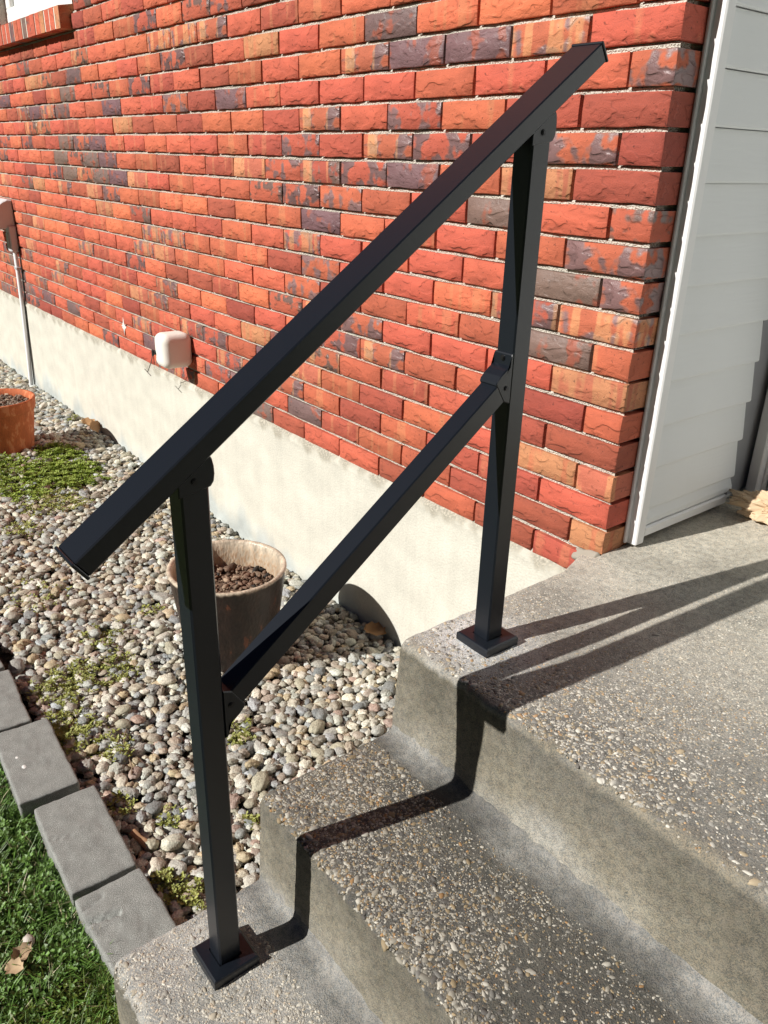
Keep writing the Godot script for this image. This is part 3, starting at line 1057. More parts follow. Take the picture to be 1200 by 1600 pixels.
		for sx in [-1, 1]:
			var h := Vector3(c0.x + sx * 0.0190, c0.y - 0.007 * sgn, c0.z + 0.0105 * sgn)
			tube(st, [h, h + Vector3(sx * 0.0014, 0, 0)], 0.0042, 12)
			tube(st, [h + Vector3(sx * 0.0013, 0, 0), h + Vector3(sx * 0.0024, 0, 0)], 0.0027, 10)
		put("screw", done(st), screw_m, hood)

# ---------------------------------------------------------------- ground, gravel, lawn
func bed_y(x: float, z: float) -> float:
	return -0.626 + 0.050 * clampf(z, 0, 1.1) + n_big.get_noise_2d(x * 25.0, z * 25.0) * 0.012

# a block with rounded edges and a rough skin
func rough_block(size: Vector3, r: float, n: int, skin: float, seed_at: float, cracks: Array) -> ArrayMesh:
	var st := begin()
	st.set_smooth_group(0)
	var h := size * 0.5
	var P := func(ax: int, s: int, i: int, j: int) -> Vector3:
		var u := -1.0 + 2.0 * i / n
		var v := -1.0 + 2.0 * j / n
		var q := Vector3.ZERO
		q[ax] = s * h[ax]
		q[(ax + 1) % 3] = u * h[(ax + 1) % 3]
		q[(ax + 2) % 3] = v * h[(ax + 2) % 3]
		var c := Vector3(clampf(q.x, -h.x + r, h.x - r), clampf(q.y, -h.y + r, h.y - r), clampf(q.z, -h.z + r, h.z - r))
		var d := q - c
		if d.length() > 0.00001: q = c + d.normalized() * r
		var o := (q - Vector3(0, 0, 0)).normalized()
		var k := n_mid.get_noise_3d(q.x * 300.0 + seed_at * 900.0, q.y * 300.0, q.z * 300.0) * 0.6 + n_big.get_noise_3d(q.x * 120.0 + seed_at * 500.0, q.y * 120.0, q.z * 120.0) * 0.8
		q += o * k * skin
		for cr in cracks:
			var t := Geometry2D.get_closest_point_to_segment(Vector2(q.x, q.z), cr[0], cr[1])
			var dist := t.distance_to(Vector2(q.x, q.z))
			if dist < cr[2] and q.y > 0.0: q.y -= cr[3] * (1.0 - dist / cr[2])
		return q
	for ax in 3:
		for s in [-1, 1]:
			for i in n:
				for j in n:
					var a: Vector3 = P.call(ax, s, i, j)
					var b: Vector3 = P.call(ax, s, i + 1, j)
					var c: Vector3 = P.call(ax, s, i + 1, j + 1)
					var d: Vector3 = P.call(ax, s, i, j + 1)
					if s > 0: quad(st, a, b, c, d)
					else: quad(st, a, d, c, b)
	st.index()
	return done(st)

func ground() -> void:
	var soil := field(512, 512, 81, 0.03, FastNoiseLite.TYPE_SIMPLEX_SMOOTH, 5, true)
	var col := PackedByteArray()
	col.resize(512 * 512 * 3)
	for i in 512 * 512:
		var k := 0.6 + soil[i] / 255.0 * 0.8
		col[i * 3] = int(92 * k); col[i * 3 + 1] = int(84 * k); col[i * 3 + 2] = int(68 * k)
	var sm := mat(Color.WHITE, 0.95)
	sm.albedo_texture = picture(512, 512, col)
	sm.heightmap_enabled = true
	sm.heightmap_texture = picture(512, 512, soil, false)
	sm.heightmap_scale = 1.5
	sm.uv1_triplanar = true
	sm.uv1_world_triplanar = true
	sm.uv1_scale = Vector3(2.3, 2.3, 2.3)
	var gm := sm.duplicate() as StandardMaterial3D
	gm.albedo_color = Color(0.75, 1.0, 0.55)
	var st := begin()
	box(st, Vector3(0, GROUND - 0.07, 0), Vector3(500, 0.1, 500), 0.001)
	put("ground", done(st), gm, self).set_meta("kind", "structure")
	var lawn := sheet(60, 30, func(i, j):
		var x := lerpf(-3.2, 2.4, i / 60.0)
		var z := lerpf(1.12, 2.9, j / 30.0)
		if x > -0.06: z = maxf(z, 1.10)
		return Vector3(x, -0.588 + n_big.get_noise_2d(x * 40.0, z * 40.0) * 0.02, z),
		func(_p): return Color.WHITE, func(_i, _j, p): return Vector2(p.x, p.z))
	put("lawn_soil", lawn, sm, self).set_meta("kind", "structure")
	var bed := sheet(120, 24, func(i, j):
		var x := lerpf(-8.0, 0.0, i / 120.0)
		var z := lerpf(0.0, 1.16, j / 24.0)
		return Vector3(x, bed_y(x, z) - 0.02, z),
		func(_p): return Color.WHITE, func(_i, _j, p): return Vector2(p.x, p.z))
	var b := put("gravel_bed", bed, sm, self)
	b.set_meta("kind", "structure")
	gravel(b)
	moss(b)
	grass()

var heap := PackedFloat32Array()

func heap_y(x: float, z: float) -> float:
	return heap[clampi(int(z / 0.006), 0, 185) * int(6.4 / 0.006) + clampi(int((x + 6.4) / 0.006), 0, 1065)]

const POT_A := Vector3(-0.95, -0.607, 0.455)
const POT_B := Vector3(-3.26, -0.610, 0.51)

func gravel(bed: Node3D) -> void:
	var shapes := []
	for k in 6: shapes.append(pebble_mesh(2, k * 3.7, [0.34, 0.42, 0.3, 0.62, 0.36, 0.55][k], Vector3(1, 1, 1)))
	var pn := field(512, 512, 91, 0.05, FastNoiseLite.TYPE_SIMPLEX_SMOOTH, 5, true)
	var base := mat(Color.WHITE, 0.62)
	base.vertex_color_use_as_albedo = true
	var pc := PackedByteArray()
	pc.resize(512 * 512)
	for i in 512 * 512: pc[i] = int(clampf(222 + (pn[i] - 128) * 0.5, 0, 255))
	base.albedo_texture = picture(512, 512, pc, false)
	base.heightmap_enabled = true
	base.heightmap_texture = picture(512, 512, pn, false)
	base.heightmap_scale = 0.12
	base.uv1_triplanar = true
	base.uv1_world_triplanar = true
	base.uv1_scale = Vector3(7, 7, 7)
	# stone colours
	var hues := [Vector3(0.56, 0.50, 0.41), Vector3(0.40, 0.34, 0.26), Vector3(0.30, 0.29, 0.27), Vector3(0.36, 0.28, 0.22), Vector3(0.22, 0.22, 0.22), Vector3(0.52, 0.50, 0.45), Vector3(0.33, 0.33, 0.34), Vector3(0.38, 0.25, 0.20), Vector3(0.44, 0.33, 0.20), Vector3(0.25, 0.21, 0.17), Vector3(0.42, 0.40, 0.36), Vector3(0.60, 0.58, 0.54)]
	var odds := [20, 18, 11, 10, 7, 9, 8, 4, 8, 9, 14, 3]
	var bag := []
	for i in hues.size():
		for k in odds[i]: bag.append(i)
	var cell := 0.006
	var X0 := -6.4
	var W := int(6.4 / cell)
	var D := int(1.12 / cell)
	var top := heap
	top.resize(W * D)
	for j in D:
		for i in W: top[j * W + i] = bed_y(X0 + i * cell, j * cell) - 0.012
	var all := []
	for k in 50000:
		var x := -6.35 * pow(rng.randf(), 1.25) - 0.006
		var z := 0.008 + rng.randf() * 1.09
		var edge := 1.03 - 0.012 * x * -1.0
		if x > -1.2: edge = 1.035
		if z > edge: continue
		if Vector2(x - POT_A.x, z - POT_A.z).length() < 0.125: continue
		if Vector2(x - POT_B.x, z - POT_B.z).length() < 0.145: continue
		var r := 0.0064 + 0.0068 * rng.randf() + (0.008 * rng.randf() if rng.randf() < 0.3 else 0.0)
		if rng.randf() < 0.02: r *= 1.35
		if x < -3.0: r *= 1.1
		var a := r * rng.randf_range(1.05, 1.5)
		var c := r * rng.randf_range(0.8, 1.05)
		var hgt := r * rng.randf_range(0.5, 0.8)
		var turn := rng.randf() * TAU
		var ca := cos(turn)
		var sa := sin(turn)
		# where it comes to rest: on what lies under it
		var n := int(a / cell) + 1
		var ci := int((x - X0) / cell)
		var cj := int(z / cell)
		var sum := 0.0
		var most := -9.0
		var cnt := 0
		for dj in range(-n, n + 1, 2):
			for di in range(-n, n + 1, 2):
				var i2 := ci + di
				var j2 := cj + dj
				if i2 < 0 or j2 < 0 or i2 >= W or j2 >= D or di * di + dj * dj > n * n: continue
				var t := top[j2 * W + i2]
				sum += t
				most = maxf(most, t)
				cnt += 1
		if cnt == 0: continue
		var rest := lerpf(sum / cnt, most, 0.35)
		if rest > bed_y(x, z) + 0.014: continue
		var y := rest + hgt * 0.72
		for dj in range(-n, n + 1):
			for di in range(-n, n + 1):
				var i2 := ci + di
				var j2 := cj + dj
				if i2 < 0 or j2 < 0 or i2 >= W or j2 >= D: continue
				var u := (di * ca + dj * sa) * cell / a
				var v := (-di * sa + dj * ca) * cell / c
				var e := 1.0 - u * u - v * v
				if e > 0.0:
					var tt := y + hgt * sqrt(e)
					if tt > top[j2 * W + i2]: top[j2 * W + i2] = tt
		var bas := (Basis(Vector3.UP, -turn) * Basis.from_euler(Vector3(rng.randf_range(-0.3, 0.3), 0, rng.randf_range(-0.3, 0.3)))).scaled_local(Vector3(a, hgt, c))
		var hue: int = bag[rng.randi() % bag.size()]
		var tone: Vector3 = (hues[hue] * 1.52).min(Vector3(0.85, 0.84, 0.8)) * rng.randf_range(0.80, 1.14)
		tone = tone.lerp(Vector3.ONE * (tone.x + tone.y + tone.z) / 3.0, 0.18)
		tone.x *= rng.randf_range(0.93, 1.01)
		tone.z *= rng.randf_range(0.92, 1.0)
		var p := project(Vector3(x, y, z))
		var seen: bool = p.z > 0 and p.x > 0 and p.x < 700 and p.y < 1600 and p.y > 500
		all.append([Transform3D(bas, Vector3(x, y, z)), Color(tone.x, tone.y, tone.z), rng.randi() % 6, r / p.z if seen else 0.0])
	all.sort_custom(func(p, q): return p[3] > q[3])
	var own := {}
	var rest_t := [[], [], [], [], [], []]
	var rest_c := [[], [], [], [], [], []]
	for i in all.size():
		var s = all[i]
		if i < 300:
			var key := int(s[1].r * 8) * 100 + int(s[1].g * 8) * 10 + int(s[1].b * 8)
			if not own.has(key):
				var m := base.duplicate() as StandardMaterial3D
				m.vertex_color_use_as_albedo = false
				m.albedo_color = s[1].linear_to_srgb()
				own[key] = m
			var o := put("pebble", shapes[s[2]], own[key], bed)
			o.transform = s[0]
		else:
			rest_t[s[2]].append(s[0])
			rest_c[s[2]].append(s[1])
	for k in 6: sheaf("gravel", shapes[k], base, bed, rest_t[k], rest_c[k])
	heap = top
	print("pebbles ", all.size(), " own colours ", own.size())

func leaf_shape(n: int, long: float, wide: float, seed_no: int) -> ArrayMesh:
	var r := RandomNumberGenerator.new()
	r.seed = seed_no
	var st := begin()
	st.set_smooth_group(-1)
	for k in n:
		var a := TAU * k / n + r.randf_range(-0.4, 0.4)
		var up := r.randf_range(0.15, 1.0)
		var d := Vector3(cos(a), up, sin(a)).normalized()
		var s := Vector3(-sin(a), 0, cos(a))
		var o := Vector3(r.randf_range(-1, 1), 0, r.randf_range(-1, 1)) * long * 0.5
		var l := long * r.randf_range(0.6, 1.1)
		var w := wide * r.randf_range(0.7, 1.1)
		var m := o + d * l * 0.55
		var tip := o + d * l + Vector3(0, -l * 0.12, 0)
		tri(st, o, m + s * w, m + Vector3(0, -w * 0.3, 0))
		tri(st, o, m + Vector3(0, -w * 0.3, 0), m - s * w)
		tri(st, m + s * w, tip, m + Vector3(0, -w * 0.3, 0))
		tri(st, m + Vector3(0, -w * 0.3, 0), tip, m - s * w)
	return done(st)

func moss(bed: Node3D) -> void:
	# patches of small weeds among the pebbles: place, radius, how many
	var patches := [[-2.72, 0.39, 0.20, 9000], [-3.02, 0.32, 0.13, 3000], [-2.62, 0.60, 0.16, 1500], [-2.93, 0.60, 0.18, 2200], [-2.40, 0.50, 0.14, 500], [-1.04, 0.88, 0.09, 420], [-1.02, 0.96, 0.08, 260], [-0.70, 0.92, 0.06, 130], [-0.86, 0.97, 0.09, 420], [-0.79, 1.01, 0.06, 240], [-0.57, 0.64, 0.035, 110], [-0.225, 0.985, 0.05, 170], [-0.17, 0.95, 0.05, 150], [-1.21, 0.75, 0.09, 170], [-2.36, 0.61, 0.10, 130], [-3.58, 0.07, 0.05, 60], [-1.30, 0.56, 0.05, 60], [-0.61, 0.61, 0.03, 40], [-2.14, 0.73, 0.1, 120], [-1.02, 0.78, 0.08, 220], [-1.6, 0.85, 0.12, 120], [-0.30, 0.75, 0.03, 30], [-0.5, 0.98, 0.04, 80], [-0.40, 0.90, 0.03, 40]]
	var m := mat(Color.WHITE, 0.6)
	m.vertex_color_use_as_albedo = true
	m.backlight_enabled = true
	m.backlight = Color(0.35, 0.4, 0.1)
	var kinds3 := [leaf_shape(7, 0.010, 0.0032, 1), leaf_shape(9, 0.008, 0.003, 2), leaf_shape(6, 0.013, 0.003, 3)]
	var t := [[], [], []]
	var c := [[], [], []]
	for p in patches:
		for k in p[3]:
			var a := rng.randf() * TAU
			var r: float = p[2] * sqrt(rng.randf()) * (0.75 + 0.5 * n_mid.get_noise_2d(cos(a) * 90.0 + p[0] * 100.0, sin(a) * 90.0))
			var x: float = p[0] + cos(a) * r * 1.25
			var z: float = p[1] + sin(a) * r
			if z < 0.01 or x > -0.01: continue
			if n_mid.get_noise_2d(x * 400.0, z * 400.0) < -0.15: continue
			var y := heap_y(x, z) + rng.randf_range(-0.010, 0.006)
			var big := rng.randf_range(0.7, 1.3) * (1.25 if p[0] < -2.0 else 1.0)
			t[k % 3].append(Transform3D(Basis.from_euler(Vector3(rng.randf_range(-0.3, 0.3), rng.randf() * TAU, rng.randf_range(-0.3, 0.3))).scaled(Vector3(big, big, big)), Vector3(x, y, z)))
			var g := rng.randf_range(0.7, 1.2)
			var col := Vector3(0.29, 0.31, 0.07) * g
			if rng.randf() < 0.3: col = Vector3(0.33, 0.34, 0.10) * g
			if p[0] < -2.5 and p[3] > 400: col = Vector3(0.25, 0.33, 0.045) * g
			c[k % 3].append(Color(col.x, col.y, col.z))
	for k in 3: sheaf("ground_cover", kinds3[k], m, bed, t[k], c[k])

func tuft_shape(n: int, long: float, seed_no: int) -> ArrayMesh:
	var r := RandomNumberGenerator.new()
	r.seed = seed_no
	var st := begin()
	st.set_smooth_group(0)
	for k in n:
		var a := r.randf() * TAU
		var lean := r.randf_range(0.25, 1.1)
		var l := long * r.randf_range(0.5, 1.15)
		var w := r.randf_range(0.0011, 0.0021)
		var o := Vector3(r.randf_range(-1, 1), 0, r.randf_range(-1, 1)) * 0.012
		var side := Vector3(-sin(a), 0, cos(a)) * w
		var out := Vector3(cos(a), 0, sin(a))
		var pts := []
		for s in 4:
			var f := s / 3.0
			pts.append(o + out * l * lean * f * f * 0.8 + Vector3.UP * l * (f - 0.35 * lean * f * f))
		for s in 3:
			var w0 := 1.0 - s / 3.0 * 0.7
			var w1 := 1.0 - (s + 1) / 3.0 * 0.9
			quad(st, pts[s] - side * w0, pts[s] + side * w0, pts[s + 1] + side * w1, pts[s + 1] - side * w1)
	return done(st)

func grass() -> void:
	var m := mat(Color.WHITE, 0.5)
	m.vertex_color_use_as_albedo = true
	m.backlight_enabled = true
	m.backlight = Color(0.2, 0.3, 0.05)
	var shapes := [tuft_shape(11, 0.055, 5), tuft_shape(11, 0.045, 6), tuft_shape(9, 0.065, 7), leaf_shape(6, 0.013, 0.0055, 8), leaf_shape(5, 0.016, 0.006, 9)]
	var t := [[], [], [], [], []]
	var c := [[], [], [], [], []]
	for k in 38000:
		var x := -3.0 * pow(rng.randf(), 1.7) - 0.006
		if k > 30000: x = rng.randf() * 1.9
		var z := 1.135 + 1.3 * pow(rng.randf(), 1.5)
		if x > -0.005 and z < 1.19: continue
		if z < 1.168 and x > -1.2: 
			if rng.randf() < 0.45: continue
		var thin := n_mid.get_noise_2d(x * 120.0, z * 120.0)
		if thin < -0.22 and rng.randf() < 0.75: continue
		var kind := rng.randi() % 5
		if kind < 3 and thin > 0.1 and rng.randf() < 0.5: kind = 3 + rng.randi() % 2
		var y := -0.586 + n_big.get_noise_2d(x * 40.0, z * 40.0) * 0.02
		if kind > 2: y += rng.randf_range(0.012, 0.042)
		var big := rng.randf_range(0.7, 1.25)
		t[kind].append(Transform3D(Basis.from_euler(Vector3(rng.randf_range(-0.25, 0.25), rng.randf() * TAU, rng.randf_range(-0.25, 0.25))).scaled(Vector3(big, big, big)), Vector3(x, y, z)))
		var g := rng.randf_range(0.6, 1.25)
		var col := Vector3(0.10, 0.20, 0.03) * g
		if kind > 2: col = Vector3(0.11, 0.21, 0.035) * g
		if rng.randf() < 0.10 and kind < 3: col = Vector3(0.42, 0.37, 0.22) * g
		if x > -0.14 and z < 1.35 and rng.randf() < 0.5: col = Vector3(0.12, 0.17, 0.02) * g
		c[kind].append(Color(col.x, col.y, col.z))
	for k in 5:
		var o := sheaf("grass", shapes[k], m, self, t[k], c[k])
		tag(o, ["green lawn grass along the edging blocks", "shorter green grass in the lawn", "long green grass blades by the edging blocks", "small clover leaves in the lawn", "larger clover leaves in the lawn"][k], "grass")

# ---------------------------------------------------------------- edging blocks
func edging() -> void:
	var m := mat(Color.WHITE, 0.92)
	var t := 512
	var pn := field(t, t, 101, 0.32, FastNoiseLite.TYPE_SIMPLEX_SMOOTH, 3, true)
	var pb := field(t, t, 102, 0.015, FastNoiseLite.TYPE_SIMPLEX_SMOOTH, 4, true)
	var col := PackedByteArray()
	col.resize(t * t * 3)
	for i in t * t:
		var v := 140.0 + (pn[i] - 128) * 0.50 + (pb[i] - 128) * 0.09
		if pn[i] > 185: v += 30.0
		if pn[i] < 60: v -= 26.0
		col[i * 3] = int(clampf(v * 0.99, 0, 255)); col[i * 3 + 1] = int(clampf(v, 0, 255)); col[i * 3 + 2] = int(clampf(v * 0.97, 0, 255))
	m.albedo_texture = picture(t, t, col)
	m.heightmap_enabled = true
	m.heightmap_texture = picture(t, t, pn, false)
	m.heightmap_scale = 0.13
	m.uv1_triplanar = true
	m.uv1_world_triplanar = true
	m.uv1_scale = Vector3(3.2, 3.2, 3.2)
	# middle, size, turn, tilt
	var list := [
		[Vector3(-0.140, -0.565, 1.088), Vector3(0.272, 0.09, 0.134), 0.02, "grey concrete edging block with a crack, touching the lowest step"],
		[Vector3(-0.425, -0.565, 1.088), Vector3(0.272, 0.09, 0.134), -0.035, "second grey concrete edging block from the steps"],
		[Vector3(-0.734, -0.565, 1.098), Vector3(0.280, 0.09, 0.132), -0.055, "third grey edging block from the steps, with two white bird droppings"],
		[Vector3(-1.020, -0.567, 1.118), Vector3(0.268, 0.09, 0.130), -0.06, "fourth grey edging block from the steps, at the left edge of the lawn"],
		[Vector3(-1.300, -0.568, 1.120), Vector3(0.270, 0.09, 0.130), 0.03, "farthest grey edging block, mostly outside the left edge of the photo"]]
	for k in list.size():
		var b = list[k]
		var cracks := []
		if k == 0: cracks = [[Vector2(-0.055, 0.01), Vector2(-0.075, 0.075), 0.006, 0.022], [Vector2(-0.11, 0.02), Vector2(-0.10, 0.075), 0.004, 0.006]]
		if k == 1: cracks = [[Vector2(-0.01, 0.02), Vector2(-0.03, 0.07), 0.004, 0.004]]
		var o := put("edging_block", rough_block(b[1], 0.005, 44, 0.0050, k * 1.7, cracks), m, self, b[0])
		o.rotation = Vector3(rng.randf_range(-0.02, 0.02), b[2], rng.randf_range(-0.015, 0.015))
		tag(o, b[3], "edging block", "concrete blocks edging the gravel bed")
		if k == 2:
			for q in [Vector3(-0.02, 0.0455, 0.035), Vector3(0.02, 0.0455, 0.028)]:
				var st := begin()
				st.set_smooth_group(0)
				for s in 10:
					var a0 := TAU * s / 10
					var a1 := TAU * (s + 1) / 10
					tri(st, q + Vector3(0, 0.002, 0), q + Vector3(cos(a1) * 0.008, -0.001, sin(a1) * 0.0055), q + Vector3(cos(a0) * 0.008, -0.001, sin(a0) * 0.0055))
				put("bird_dropping", done(st), mat(lin(0.75, 0.75, 0.72), 0.6), o)

# ---------------------------------------------------------------- pots
func soil_mesh(r: float, y: float, rough: float) -> ArrayMesh:
	var at := func(i, j):
		var a = TAU * i / 40.0
		var q: float = r * j / 14.0
		var x: float = cos(a) * q
		var z: float = sin(a) * q
		return Vector3(x, y + (n_mid.get_noise_2d(x * 500.0, z * 500.0) + 0.6 * n_fine.get_noise_2d(x * 500.0, z * 500.0)) * rough, z)
	return sheet(40, 14, at, func(_p): return Color.WHITE, func(_i, _j, p): return Vector2(p.x, p.z), false)

func pots() -> void:
	var dirt := mat(lin(0.13, 0.08, 0.05), 0.95)
	var chip := mat(Color.WHITE, 0.9)
	chip.vertex_color_use_as_albedo = true
	var clod := pebble_mesh(1, 5.5, 0.7, Vector3(1, 0.8, 1))
	for k in 2:
		var at: Vector3 = [POT_A, POT_B][k]
		var R: float = [0.172, 0.180][k]
		var H: float = [0.318, 0.285][k]
		var m := mat(Color.WHITE, 0.5)
		var w := 1024
		var t := 512
		var a := field(w, t, 111 + k * 10, 0.02, FastNoiseLite.TYPE_SIMPLEX_SMOOTH, 5)
		var b := field(w, t, 112 + k * 10, 0.09, FastNoiseLite.TYPE_SIMPLEX_SMOOTH, 3)
		var drip := stretched(w, t, 1024, 40, 113 + k * 10, 0.04, 3)
		var col := PackedByteArray()
		col.resize(w * t * 3)
		for y in t:
			var v := y / 512.0 # metres along the profile, from the foot up the outside and down the inside
			for x in w:
				var i := y * w + x
				var n := a[i] / 255.0 - 0.5
				var f := b[i] / 255.0 - 0.5
				var d := drip[i] / 255.0 - 0.5
				var c := Vector3.ZERO
				if k == 0:
					c = Vector3(46, 34, 30) * (1.0 + n * 0.8 + f * 0.4)
					c = c.lerp(Vector3(160, 84, 50), clampf((n - 0.27) * 7.0, 0, 0.5))
					var crust := clampf((v - 0.432 + n * 0.006 + d * 0.008) * 110.0, 0, 1)
					c = c.lerp(Vector3(206, 192, 170) * (1.0 + n * 0.35 + f * 0.3), crust * 0.9)
					if v > 0.47: c = c.lerp(Vector3(150, 118, 90), clampf((v - 0.47 + f * 0.05) * 14.0, 0, 0.7) * clampf(0.6 + f * 2.0, 0, 1))
				else:
					c = Vector3(186, 102, 62) * (1.0 + n * 0.22 + f * 0.10)
					c = c.lerp(Vector3(212, 158, 122), clampf((n * 1.2 + f * 0.3 + d * 0.08 - 0.14) * 4.0, 0, 0.45))
				col[i * 3] = int(clampf(c.x, 0, 255)); col[i * 3 + 1] = int(clampf(c.y, 0, 255)); col[i * 3 + 2] = int(clampf(c.z, 0, 255))
		m.albedo_texture = picture(w, t, col)
		m.uv1_scale = Vector3(0.5, 0.5, 1)
		m.roughness = 0.38 if k == 0 else 0.85
		m.heightmap_enabled = true
		m.heightmap_texture = picture(w, t, b, false)
		m.heightmap_scale = 0.12
		var prof := []
		if k == 0:
			prof = [Vector2(0.0, 0.0), Vector2(0.122, 0.0), Vector2(0.126, 0.004), Vector2(0.135, 0.06), Vector2(0.150, 0.16), Vector2(0.162, 0.25), Vector2(0.168, 0.295), Vector2(R, H - 0.012), Vector2(R + 0.002, H - 0.005), Vector2(R, H), Vector2(R - 0.008, H), Vector2(R - 0.013, H - 0.005), Vector2(R - 0.016, H - 0.03), Vector2(R - 0.026, H - 0.09)]
		else:
			prof = [Vector2(0.0, 0.0), Vector2(0.134, 0.0), Vector2(0.138, 0.004), Vector2(0.150, 0.10), Vector2(0.162, 0.19), Vector2(0.1655, H - 0.062), Vector2(0.166, H - 0.060), Vector2(0.1725, H - 0.058), Vector2(0.174, H - 0.054), Vector2(R - 0.001, H - 0.006), Vector2(R - 0.002, H - 0.001), Vector2(R - 0.008, H), Vector2(R - 0.014, H - 0.002), Vector2(R - 0.018, H - 0.03), Vector2(R - 0.026, H - 0.09)]
		var st := begin()
		lathe(st, prof, 64, 0.0016)
		var p: Node3D = thing("flower_pot", ["brown glazed flower pot with a pale crusted rim, behind the railing post", "orange terracotta flower pot of dry soil at the left edge"][k], "flower pot", at, "flower pots in the gravel")
		put("pot", done(st), m, p).rotation.y = 2.4
		var level: float = H - [0.085, 0.038][k]
		var s := put("soil", soil_mesh(R - 0.018, level, 0.012), dirt, p)
		var places := []
		var colors := []
		for q in [650, 700][k]:
			var an := rng.randf() * TAU
			var rr: float = (R - 0.03) * sqrt(rng.randf())
			var big := 0.0025 + 0.006 * pow(rng.randf(), 2.0)
			if k == 0 and rng.randf() < 0.03: big *= 2.6
			places.append(Transform3D(Basis.from_euler(Vector3(rng.randf() * TAU, rng.randf() * TAU, 0)).scaled_local(Vector3(big * rng.randf_range(1, 1.8), big, big * 0.9)), Vector3(cos(an) * rr, level + rng.randf_range(0.0, 0.014), sin(an) * rr)))
			var v := rng.randf_range(0.5, 1.3)
			var c := Vector3(0.17, 0.105, 0.07) * v if k == 0 else Vector3(0.22, 0.17, 0.13) * v
			if rng.randf() < 0.18: c = Vector3(0.36, 0.26, 0.18) * v
			if k == 0 and rng.randf() < 0.08: c = Vector3(0.03, 0.025, 0.022)
			colors.append(Color(c.x, c.y, c.z))
		sheaf("clods", clod, chip, s, places, colors)

# ---------------------------------------------------------------- things on the wall
func on_the_wall() -> void:
	# foam faucet cover
	var foam := mat(lin(0.80, 0.77, 0.70), 0.8)
	var fn := field(256, 256, 121, 0.08, FastNoiseLite.TYPE_CELLULAR, 2, true)
	foam.heightmap_enabled = true
	foam.heightmap_texture = picture(256, 256, fn, false)
	foam.heightmap_scale = 0.06
	foam.uv1_triplanar = true
	foam.uv1_scale = Vector3(12, 12, 12)
	var c := thing("faucet_cover", "white foam faucet cover strapped to the bricks above the foundation", "faucet cover", Vector3(-2.105, 0.012, 0.0))
	put("cover", rough_block(Vector3(0.108, 0.138, 0.128), 0.030, 16, 0.0012, 2.2, []), foam, c, Vector3(0, 0.069, 0.062))
	var dark := mat(lin(0.02, 0.02, 0.02), 0.5)
	var st := begin()
	tube(st, [Vector3(-0.035, 0.058, 0.120), Vector3(-0.035, 0.059, 0.134)], 0.0095, 12)
	box(st, Vector3(-0.035, 0.058, 0.137), Vector3(0.010, 0.026, 0.007), 0.002)
	put("toggle", done(st), dark, c)
	st = begin()
	var pts := []
	for k in 9:
		var f := k / 8.0
		pts.append(Vector3(-0.040 - 0.105 * f + 0.012 * sin(f * 3.0), 0.060 - 0.085 * f - 0.02 * f * f, 0.134 - 0.012 * f))
	tube(st, pts, 0.0016, 6)
	tube(st, [pts[-1] + Vector3(-0.03, 0.006, 0.0), pts[-1] + Vector3(0.03, -0.010, 0.0)], 0.0018, 6)
	put("strap", done(st), mat(lin(0.10, 0.09, 0.08), 0.6), c)
	# grey utility box
	var grey := mat(lin(0.60, 0.61, 0.62), 0.6)
	var u := thing("utility_box", "grey metal utility box on the bricks above the conduit", "utility box", Vector3(-4.5, 0.24, 0.0))
	st = begin()
	prism_x(st, [Vector2(0.0, 0.375), Vector2(0.19, 0.355), Vector2(0.19, 0.40), Vector2(0.165, 0.435), Vector2(0.105, 0.485), Vector2(0.055, 0.520), Vector2(0.025, 0.532), Vector2(0.0, 0.53)], -4.72, -4.385, 0.006)
	put("housing", done(st), grey, u, -u.position)
	st = begin()
	box(st, Vector3(-4.405, 0.312, 0.025), Vector3(0.07, 0.15, 0.046), 0.006)
	put("fitting", done(st), grey, u, -u.position)
	st = begin()
	box(st, Vector3(-4.405, 0.30, 0.0505), Vector3(0.045, 0.09, 0.006), 0.002)
	put("cover_plate", done(st), mat(lin(0.5, 0.52, 0.52), 0.4, 0.3), u, -u.position)
	var cd := thing("conduit", "thin grey conduit pipe running down from the utility box into the gravel", "conduit", Vector3(-4.50, -0.62, 0.02))
	st = begin()
	tube(st, [Vector3(-4.400, 0.245, 0.022), Vector3(-4.405, 0.1, 0.022), Vector3(-4.422, -0.1, 0.022), Vector3(-4.46, -0.36, 0.022), Vector3(-4.51, -0.66, 0.022)], 0.0125, 14)
	put("pipe", done(st), mat(lin(0.85, 0.86, 0.88), 0.7), cd, -cd.position)
	st = begin()
	for y in [0.14]:
		box(st, Vector3(-4.404, y, 0.018), Vector3(0.05, 0.018, 0.034), 0.003)
	put("strap", done(st), mat(lin(0.5, 0.51, 0.52), 0.4, 0.2), cd, -cd.position)
	var cb := thing("cable", "thin dark cable clipped to the wall beside the conduit pipe", "cable", Vector3(-4.45, -0.62, 0.006))
	st = begin()
	tube(st, [Vector3(-4.36, 0.26, 0.006), Vector3(-4.375, 0.12, 0.006), Vector3(-4.40, -0.03, 0.006), Vector3(-4.41, -0.075, 0.010), Vector3(-4.445, -0.36, 0.010), Vector3(-4.475, -0.66, 0.010)], 0.0042, 8)
	put("wire", done(st), mat(lin(0.05, 0.05, 0.05), 0.6), cb, -cb.position)

